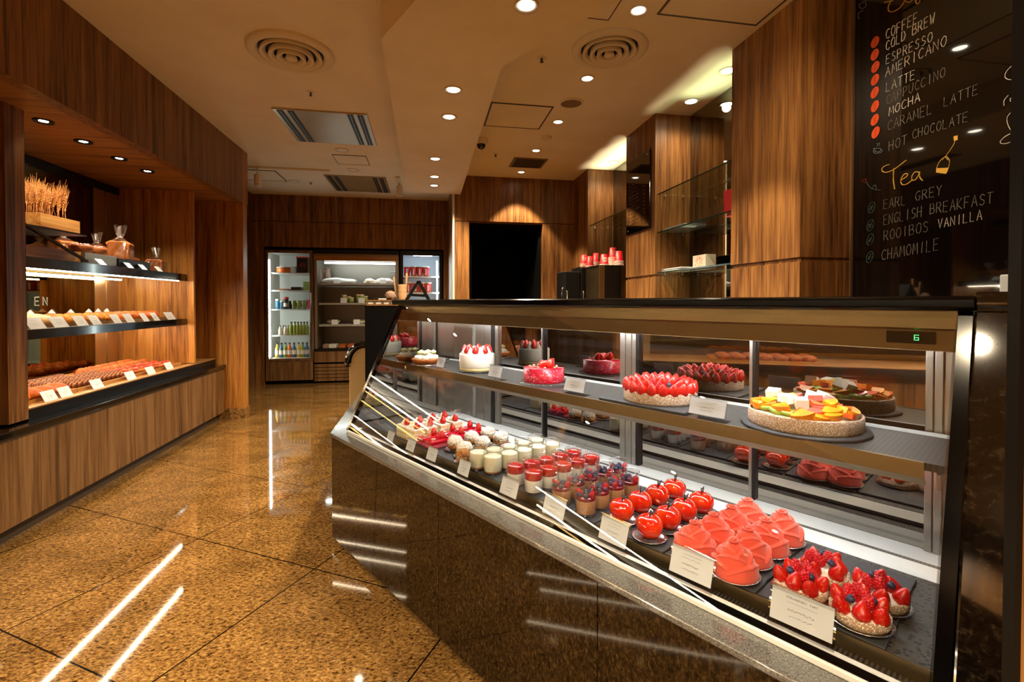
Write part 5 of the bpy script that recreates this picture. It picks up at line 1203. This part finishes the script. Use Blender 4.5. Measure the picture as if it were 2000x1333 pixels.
# ------------------------------------------------------------------ staff side: right wall
nm_ = thing('niche_mirror', 'grey mirror lining the nearer glass shelf niche', 'mirror', (0, 0, 0), 0, 'niche mirrors')
B().box(2.312, 2.3195, 2.845, 3.895, .92, 2.925).obj('mirror_pane', 'grey_mirror', nm_)
nm2 = thing('niche_mirror', 'grey mirror lining the farther glass shelf niche', 'mirror', (0, 0, 0), 0, 'niche mirrors')
B().box(2.312, 2.3195, 4.52, 5.665, .92, 2.925).obj('mirror_pane', 'grey_mirror', nm2)
def gshelf(y0, y1, z, label):
    t = thing('glass_shelf', label, 'shelf', (0, 0, 0), 0, 'glass wall shelves')
    B().box(2.0026, 2.30, y0 + .003, y1 - .003, z, z + .010).obj('glass_pane', 'shelf_glass', t); B().box(2.0, 2.0025, y0 + .003, y1 - .003, z, z + .010).obj('glass_edge', 'glass_edge', t)
    for y in (y0 + .01, y1 - .01):
        for x in (2.07, 2.24): B().tube([(x, y - .006, z - .008), (x, y + .006, z - .008)], .006, 8).obj('bracket', 'steel', t)
gshelf(2.842, 3.898, 2.215, 'top glass shelf in the nearer niche'); gshelf(2.842, 3.898, 1.880, 'middle glass shelf in the nearer niche'); gshelf(2.842, 3.898, 1.530, 'bottom glass shelf in the nearer niche')
gshelf(4.517, 5.668, 2.215, 'glass shelf in the farther niche')
def papers(label, px0, px1, z, seed):
    rd = random.Random(seed); t = thing('paper_bag_stack', label, 'paper bags', (0, 0, z + .0106), 0, 'paper bags on the glass shelves')
    y0, y1 = PX(px1, 500, 2.12).y, PX(px0, 500, 2.12).y
    for k in range(5): B().box(2.04 + rd.uniform(0, .03), 2.24 + rd.uniform(0, .03), y0 + rd.uniform(0, .04), y1 - rd.uniform(0, .04), .006 * k, .006 * k + .0045).obj('paper_bag', 'paper', t)
papers('stack of folded white paper bags on the middle glass shelf', 1296, 1352, 1.880, 3); papers('stack of folded white paper bags on the bottom glass shelf', 1296, 1348, 1.530, 4)
def pbox(name, label, px0, px1, X_, z, h, mat, dep=.09):
    y0, y1 = PX(px1, 500, X_).y, PX(px0, 500, X_).y
    t = thing(name, label, 'box', (X_, (y0 + y1) / 2, z + .0106)); B().box(0, dep, -(y1 - y0) / 2, (y1 - y0) / 2, 0, h).obj('box_body', mat, t, .002); return t
t = pbox('gift_box', 'cream gift box with orange and red pattern on the bottom glass shelf', 1353, 1378, 2.16, 1.530, .115, 'cup_white')
rd = random.Random(6); b = B()
for k in range(24):
    yy, zz = rd.uniform(-.05, .05), rd.uniform(.01, .105); b.tube([(-.001, yy, zz), (-.001, yy + rd.uniform(-.012, .012), zz + rd.uniform(-.012, .012))], .0022, 4)
b.obj('pattern', 'plastic_orange', t)
pbox('gift_box', 'dark red box on the middle glass shelf by the column', 1413, 1428, 2.12, 1.880, .19, 'label_red')
# back worktop
bcn = thing('back_worktop', 'dark work counter along the right wall behind the pastry case', 'counter')
B().box(1.74, 1.978, 2.30, 5.66, 0, .895).obj('cabinet', 'black_satin', bcn); B().box(1.70, 1.978, 2.28, 5.66, .8955, .92).obj('worktop', 'steel', bcn, .003)
tl = thing('added_uplight', 'added unseen light bar on the back worktop brightening the niche ceiling', 'added light', (2.13, 4.2, .9206))  # added uplight, hidden behind the case, brightens the ceiling strip over the niches
for (y0_, y1_) in ((2.86, 3.88), (4.53, 5.65)):
    B().box(-.10, .10, y0_ - 4.2, y1_ - 4.2, 0, .02).obj('housing', 'steel', tl, .003)
    al = bpy.data.lights.new('bar', 'AREA'); al.shape = 'RECTANGLE'; al.size = .18; al.size_y = y1_ - y0_ - .04; al.energy = 3.6; al.color = (1.0, .80, .52); al.spread = math.radians(14)
    ao = bpy.data.objects.new('bar', al); COL.objects.link(ao); ao.parent = tl; ao.location = (0, (y0_ + y1_) / 2 - 4.2, .022); ao.rotation_euler = (PI, 0, 0)
# coffee machines
CM = 4.62
x0, x1 = PY(1170, 550, CM).x, 1.975
cmz = .9206; top = PY(1200, 518, CM).z
cm = thing('coffee_machine', 'tall black coffee machine with brass coloured front edge on the back counter', 'coffee machine', (0, 0, cmz))
B().box(x0 + .07, x1, CM, CM + .42, .0, top - cmz - .006).obj('body', 'black_satin', cm, .006)
B().box(x0, x0 + .068, CM, CM + .42, .0, top - cmz - .006).obj('front_column', 'steel_gold', cm, .01)
B().box(x0 - .01, x1, CM - .005, CM + .43, top - cmz - .0055, top - cmz).obj('cup_tray', 'steel', cm, .002)
gm = thing('coffee_grinder', 'low black espresso machine with chrome spouts left of the tall machine', 'coffee machine', (0, 0, cmz))
gx0, gx1 = PY(1103, 550, 5.07).x, PY(1168, 550, 5.07).x; gt = PY(1110, 530, 5.07).z - cmz; gt2 = PY(1150, 523, 5.07).z - cmz; gxm = PY(1134, 550, 5.07).x
B().box(gxm, gx1 - .01, 5.07, 5.42, .0, gt2).obj('body', 'black_satin', gm, .012); B().box(gx0, gxm - .002, 5.07, 5.4, .0, gt).obj('side_body', 'black_satin', gm, .012)
B().box(gxm, gx1 - .01, 5.07, 5.42, gt2 + .001, gt2 + .008).obj('cup_tray', 'steel', gm)
for px in (1108, 1140):
    xx = PY(px, 570, 5.05).x; B().tube([(xx, 5.05, .48), (xx, 5.05, .36), (xx - .02, 5.04, .34)], .008, 8).obj('spout', 'chrome', gm)
B().tube([(gx0 - .012, 5.08, .52), (gx0 - .03, 5.08, .50), (gx0 - .03, 5.08, .36), (gx0 - .01, 5.08, .34)], .006, 8).obj('side_handle', 'chrome', gm)
# paper cups, upside down in stacks
pc = thing('paper_cup', '', 'paper cup', (0, 0, 0), 0, 'red paper cups on the coffee machines')
B().lathe([(.046, 0), (.0475, .003), (.046, .006), (.0335, .110), (.030, .111), (.0295, .106), (0, .106)], 24).obj('cup_wall', 'cup_red', pc)
B().lathe([(.0455, -.001), (.0492, .001), (.0492, .006), (.0462, .007)], 24).obj('rim', 'cup_white', pc)
b = B(); n = 20; vv = [];
for k in range(n):
    a = 2 * PI * k / n; dx, dz = .021 * math.cos(a), .024 * math.sin(a); zz = .055 + dz; rr_ = .046 - .0125 * zz / .104 + .0009; th = dx / rr_; vv.append((rr_ * math.sin(th), -rr_ * math.cos(th), zz))
b.add(vv + [(0, -.0412, .055)], [(k, (k + 1) % n, n) for k in range(n)], True)
b.obj('round_label', 'cup_white', pc)
b = B()
for (z, w) in ((.062, .011), (.056, .013), (.050, .010)): b.tube([(-w, -.0422, z), (0, -.0430, z), (w, -.0422, z)], .0009, 4)
b.obj('label_print', 'ink', pc)
sr = Series(pc)
def stack(px, y, z, n, what, rz=0.0):
    x = PY(px, 500, y).x
    for k in range(n):
        sr.place((x, y, z + .0016 + k * .0125), rz, 'upside down red paper cup, %s from the bottom of the %s' % (ORD[k], what))
tz_ = top
stack(1197, CM + .20, tz_, 8, 'tall rear stack'); stack(1209, CM + .06, tz_, 4, 'front right stack', .9); stack(1180, CM + .055, tz_, 1, 'lone front spot', -.1); 
zt2 = cmz + gt2 + .008
stack(1164, 5.28, zt2 + .0, 6, 'stack beside the tall machine', .5); stack(1152, 5.16, zt2, 2, 'short middle stack', .3); stack(1141, 5.24, zt2, 4, 'leftmost stack', .1)
# small menu board on the middle column
mb = thing('menu_board', 'small black glass menu board hung on the middle wooden column', 'menu board', (XC - .0006, 0, 0))
B().box(-.014, 0, 3.975, 4.478, 1.94, 2.645).obj('panel', 'board_glass', mb, .002)
for (y, z) in ((4.02, 1.975), (4.43, 1.975), (4.02, 2.61), (4.43, 2.61)): B().lathe([(0, 0), (.008, 0), (.008, .004), (0, .004)], 10, T=Matrix.Translation((-.014, y, z)) @ Matrix.Rotation(-PI / 2, 4, 'Y')).obj('fixing', 'steel', mb)
rd = random.Random(8); b = B()
for k in range(15):
    z = 2.50 - .034 * k; L = rd.uniform(.16, .27); y = 4.43
    while y > 4.43 - L:
        b.tube([(-.0152, y, z + rd.uniform(0, .010)), (-.0152, y - .009, z + rd.uniform(0, .014)), (-.0152, y - .016, z)], .0011, 3); y -= .022
    if 3 < k < 13: b.tube([(-.0152, 4.10, z), (-.0152, 4.085, z + .012), (-.0152, 4.06, z)], .0011, 3)
b.obj('menu_lines', 'chalk_grey', mb)
# ------------------------------------------------------------------ chalk menu board
XK = 2.300
cbd = thing('chalk_menu_board', 'tall glossy black menu board with hand written coffee and tea list', 'menu board')
B().box(XK, XRW - .001, 1.46, 2.246, .93, ZC - .004).obj('panel', 'board_glass', cbd)
B().box(XK - .012, XRW - .001, 2.238, 2.2495, .93, ZC - .004).obj('left_frame', 'wood_dark', cbd)
B().box(XK - .02, XRW - .001, 1.455, 1.512, .93, ZC - .004).obj('right_frame', 'black_satin', cbd)
XT = XK - .0012
def pk(x, y): return PX(x, y, XT)
rdw = random.Random(12)
def line(text, p0, p1, hpx, mat, r, nm):
    a, e = pk(*p0), pk(*p1); h = (pk(p0[0], p0[1] - hpx) - a).z
    d_ = e - a; L = d_.length; b = B(); write(b, text, a, d_.normalized(), Vector((0, 0, 1)), L, h, r, 4, .04, rdw); b.obj('lettering', mat, cbd)
for text, p0, p1, h, mat, r in [
    ('COFFEE', (1729.5, 77.7), (1794, 42.8), 19, 'chalk_white', .0021), ('COLD BREW', (1729.5, 100), (1827, 43), 18, 'chalk_white', .0020), ('ESPRESSO', (1729.5, 126), (1823, 79), 17, 'chalk_white', .0014),
    ('AMERICANO', (1728.5, 151), (1851, 87), 18, 'chalk_white', .0013), ('LATTE', (1729.5, 180), (1789, 153), 17, 'chalk_white', .0013), ('CAPPUCCINO', (1730.5, 205), (1848, 148.5), 17, 'chalk_grey', .0012),
    ('MOCHA', (1735, 227), (1799, 196), 16, 'chalk_white', .0014), ('CARAMEL', (1733, 255.5), (1823, 219.5), 18, 'chalk_grey', .0013), ('LATTE', (1842, 209), (1913, 182), 18, 'chalk_grey', .0012),
    ('HOT', (1735, 295), (1773, 281), 18, 'chalk_grey', .0013), ('CHOCOLATE', (1781, 272), (1893, 236), 17, 'chalk_grey', .0012),
    ('EARL', (1724.7, 409), (1771, 399.7), 18, 'chalk_grey', .0012), ('GREY', (1786.5, 393), (1842, 380), 18, 'chalk_grey', .0012), ('ENGLISH', (1724.7, 440.4), (1802, 423), 19, 'chalk_grey', .0012),
    ('BREAKFAST', (1815, 419), (1942, 397), 20, 'chalk_grey', .0013), ('ROOIBOS', (1725, 470.6), (1815, 452), 19, 'chalk_grey', .0011), ('VANILLA', (1831, 447), (1920, 428.6), 18, 'chalk_white', .0012), ('CHAMOMILE', (1720.8, 508.7), (1836, 487.7), 20, 'chalk_grey', .0013)]:
    line(text, p0, p1, h, mat, r, 'lettering')
def strokes(lst, mat, r, name, ox, oy, s):
    b = B()
    for st in lst: b.tube([pk(ox + x * s, oy + y * s) for x, y in st], r, 4)
    b.obj(name, mat, cbd)
def smooth(pts, k=2):
    for _ in range(k):
        q = [pts[0]]
        for a, b_ in zip(pts[:-1], pts[1:]): q += [(a[0] * .75 + b_[0] * .25, a[1] * .75 + b_[1] * .25), (a[0] * .25 + b_[0] * .75, a[1] * .25 + b_[1] * .75)]
        pts = q + [pts[-1]]
    return pts
s2 = .2251; s3 = .2626
strokes([smooth([(565, 22), (600, 12), (640, 5)]), smooth([(625, 8), (600, 50), (598, 95), (630, 108), (690, 80), (725, 40), (745, 5), (752, -30), (735, -20), (740, 5), (775, 25), (810, 5), (815, -30)]), smooth([(835, -5), (842, 30), (858, 36), (880, 0), (885, -40)])], 'chalk_gold', .0026, 'title_lettering', 1600, 0, s2)
strokes([smooth([(522, 272), (480, 285), (460, 315), (490, 335), (545, 318), (595, 282), (648, 240)]), smooth([(557, 300), (550, 380), (562, 456)]), smooth([(610, 388), (650, 365), (662, 342), (638, 338), (610, 372), (606, 410), (625, 428), (662, 414), (692, 388)]), smooth([(748, 332), (715, 322), (688, 358), (690, 392), (718, 388), (742, 350), (750, 318), (745, 368), (770, 392)])], 'chalk_gold', .0024, 'title_lettering', 1600, 250, s3)
strokes([smooth([(945, 208), (900, 240), (876, 290), (870, 330), (945, 341), (965, 290), (972, 240), (945, 208)], 1), smooth([(945, 205), (985, 150), (1008, 110), (1012, 85)]), [(915, 240), (935, 215), (960, 240)]], 'chalk_gold', .0014, 'tea_bag_outline', 1600, 250, s3)
def fillpoly(pts, mat, name, ox, oy, s):
    b = B(); P_ = [pk(ox + x * s, oy + y * s) for x, y in pts]; n = len(P_); b.add([tuple(p) for p in P_] + [tuple(p + Vector((-.0008, 0, 0))) for p in P_], [tuple(range(n)), tuple(range(n, 2 * n))[::-1]] + [(i, (i + 1) % n, n + (i + 1) % n, n + i) for i in range(n)]); b.obj(name, mat, cbd)
fillpoly([(872, 300), (960, 296), (945, 342), (870, 332)], 'chalk_gold', 'tea_bag_fill', 1600, 250, s3); fillpoly([(1000, 63), (1030, 55), (1031, 90), (1003, 96)], 'chalk_gold', 'tea_bag_tag', 1600, 250, s3)
for (x, y) in [(485, 365), (483, 475), (488, 580), (485, 692), (483, 803), (485, 922), (483, 1040), (490, 1150)]:
    fillpoly([(x + 34 * math.cos(t) + 12 * math.sin(t) * -1, y + 52 * math.sin(t) - 10 * math.cos(t)) for t in [k * PI / 10 for k in range(20)]], 'bean_orange', 'coffee_bean', 1600, 0, s2)
    b = B(); b.tube([pk(1600 + q[0] * s2, q[1] * s2) + Vector((-.0012, 0, 0)) for q in smooth([(x + 10, y - 34), (x - 6, y - 8), (x + 6, y + 8), (x - 8, y + 34)])], .001, 3); b.obj('bean_line', 'plastic_black', cbd)
strokes([smooth([(470, 1290), (490, 1320), (530, 1318), (540, 1285), (470, 1290)]), smooth([(468, 1310), (480, 1335), (540, 1325), (552, 1300)]), smooth([(500, 1270), (510, 1255), (500, 1245)]), smooth([(518, 1270), (526, 1255), (518, 1240)])], 'chalk_blue', .0010, 'cup_drawing', 1600, 0, s2)
for (x, y) in [(390, 592), (380, 725), (380, 830), (375, 962)]:
    strokes([[(x + 24 * math.cos(t) - 6 * math.sin(t), y + 42 * math.sin(t) - 8 * math.cos(t)) for t in [k * PI / 9 for k in range(19)]], smooth([(x + 12, y - 26), (x - 2, y), (x - 12, y + 28)]), [(x - 12, y - 8), (x, y), (x + 14, y - 4)], [(x - 14, y + 10), (x - 4, y + 12), (x + 8, y + 12)]], 'chalk_green', .0009, 'leaf_drawing', 1600, 250, s3)
strokes([smooth([(318, 400), (330, 375), (355, 385), (345, 410), (325, 405), (340, 390)])], 'chalk_red', .0016, 'rose_drawing', 1600, 250, s3)
strokes([smooth([(350, 400), (370, 440), (410, 460), (460, 462)]), smooth([(395, 430), (420, 420), (425, 455)]), smooth([(390, 455), (405, 435), (420, 430)])], 'chalk_green', .0010, 'vine_drawing', 1600, 250, s3)
strokes([smooth([(1682, 562), (1620, 620), (1608, 672), (1640, 692), (1685, 690)]), smooth([(1640, 828), (1602, 870), (1604, 918)]), smooth([(1682, 828), (1648, 872), (1682, 890)]), smooth([(1672, 968), (1624, 1020), (1640, 1092), (1668, 1140)]), smooth([(1670, 1155), (1602, 1190), (1560, 1240), (1610, 1252), (1668, 1230)])], 'chalk_white', .0014, 'steaming_cup_drawing', 1600, 0, s2)
strokes([smooth([(430, -5), (380, 20), (340, 40), (360, 80), (410, 60), (400, 20)]), smooth([(380, 90), (340, 110), (335, 150), (350, 165)])], 'chalk_grey', .0012, 'flourish_drawing', 1600, 0, s2)
t = thing('paper_packet', 'small white folded paper packet by the chalk board', 'paper', tuple(CW(2.375, .70, 1.3006))); B().box(-.03, .03, -.03, .03, 0, .045).obj('packet', 'paper', t, .003)
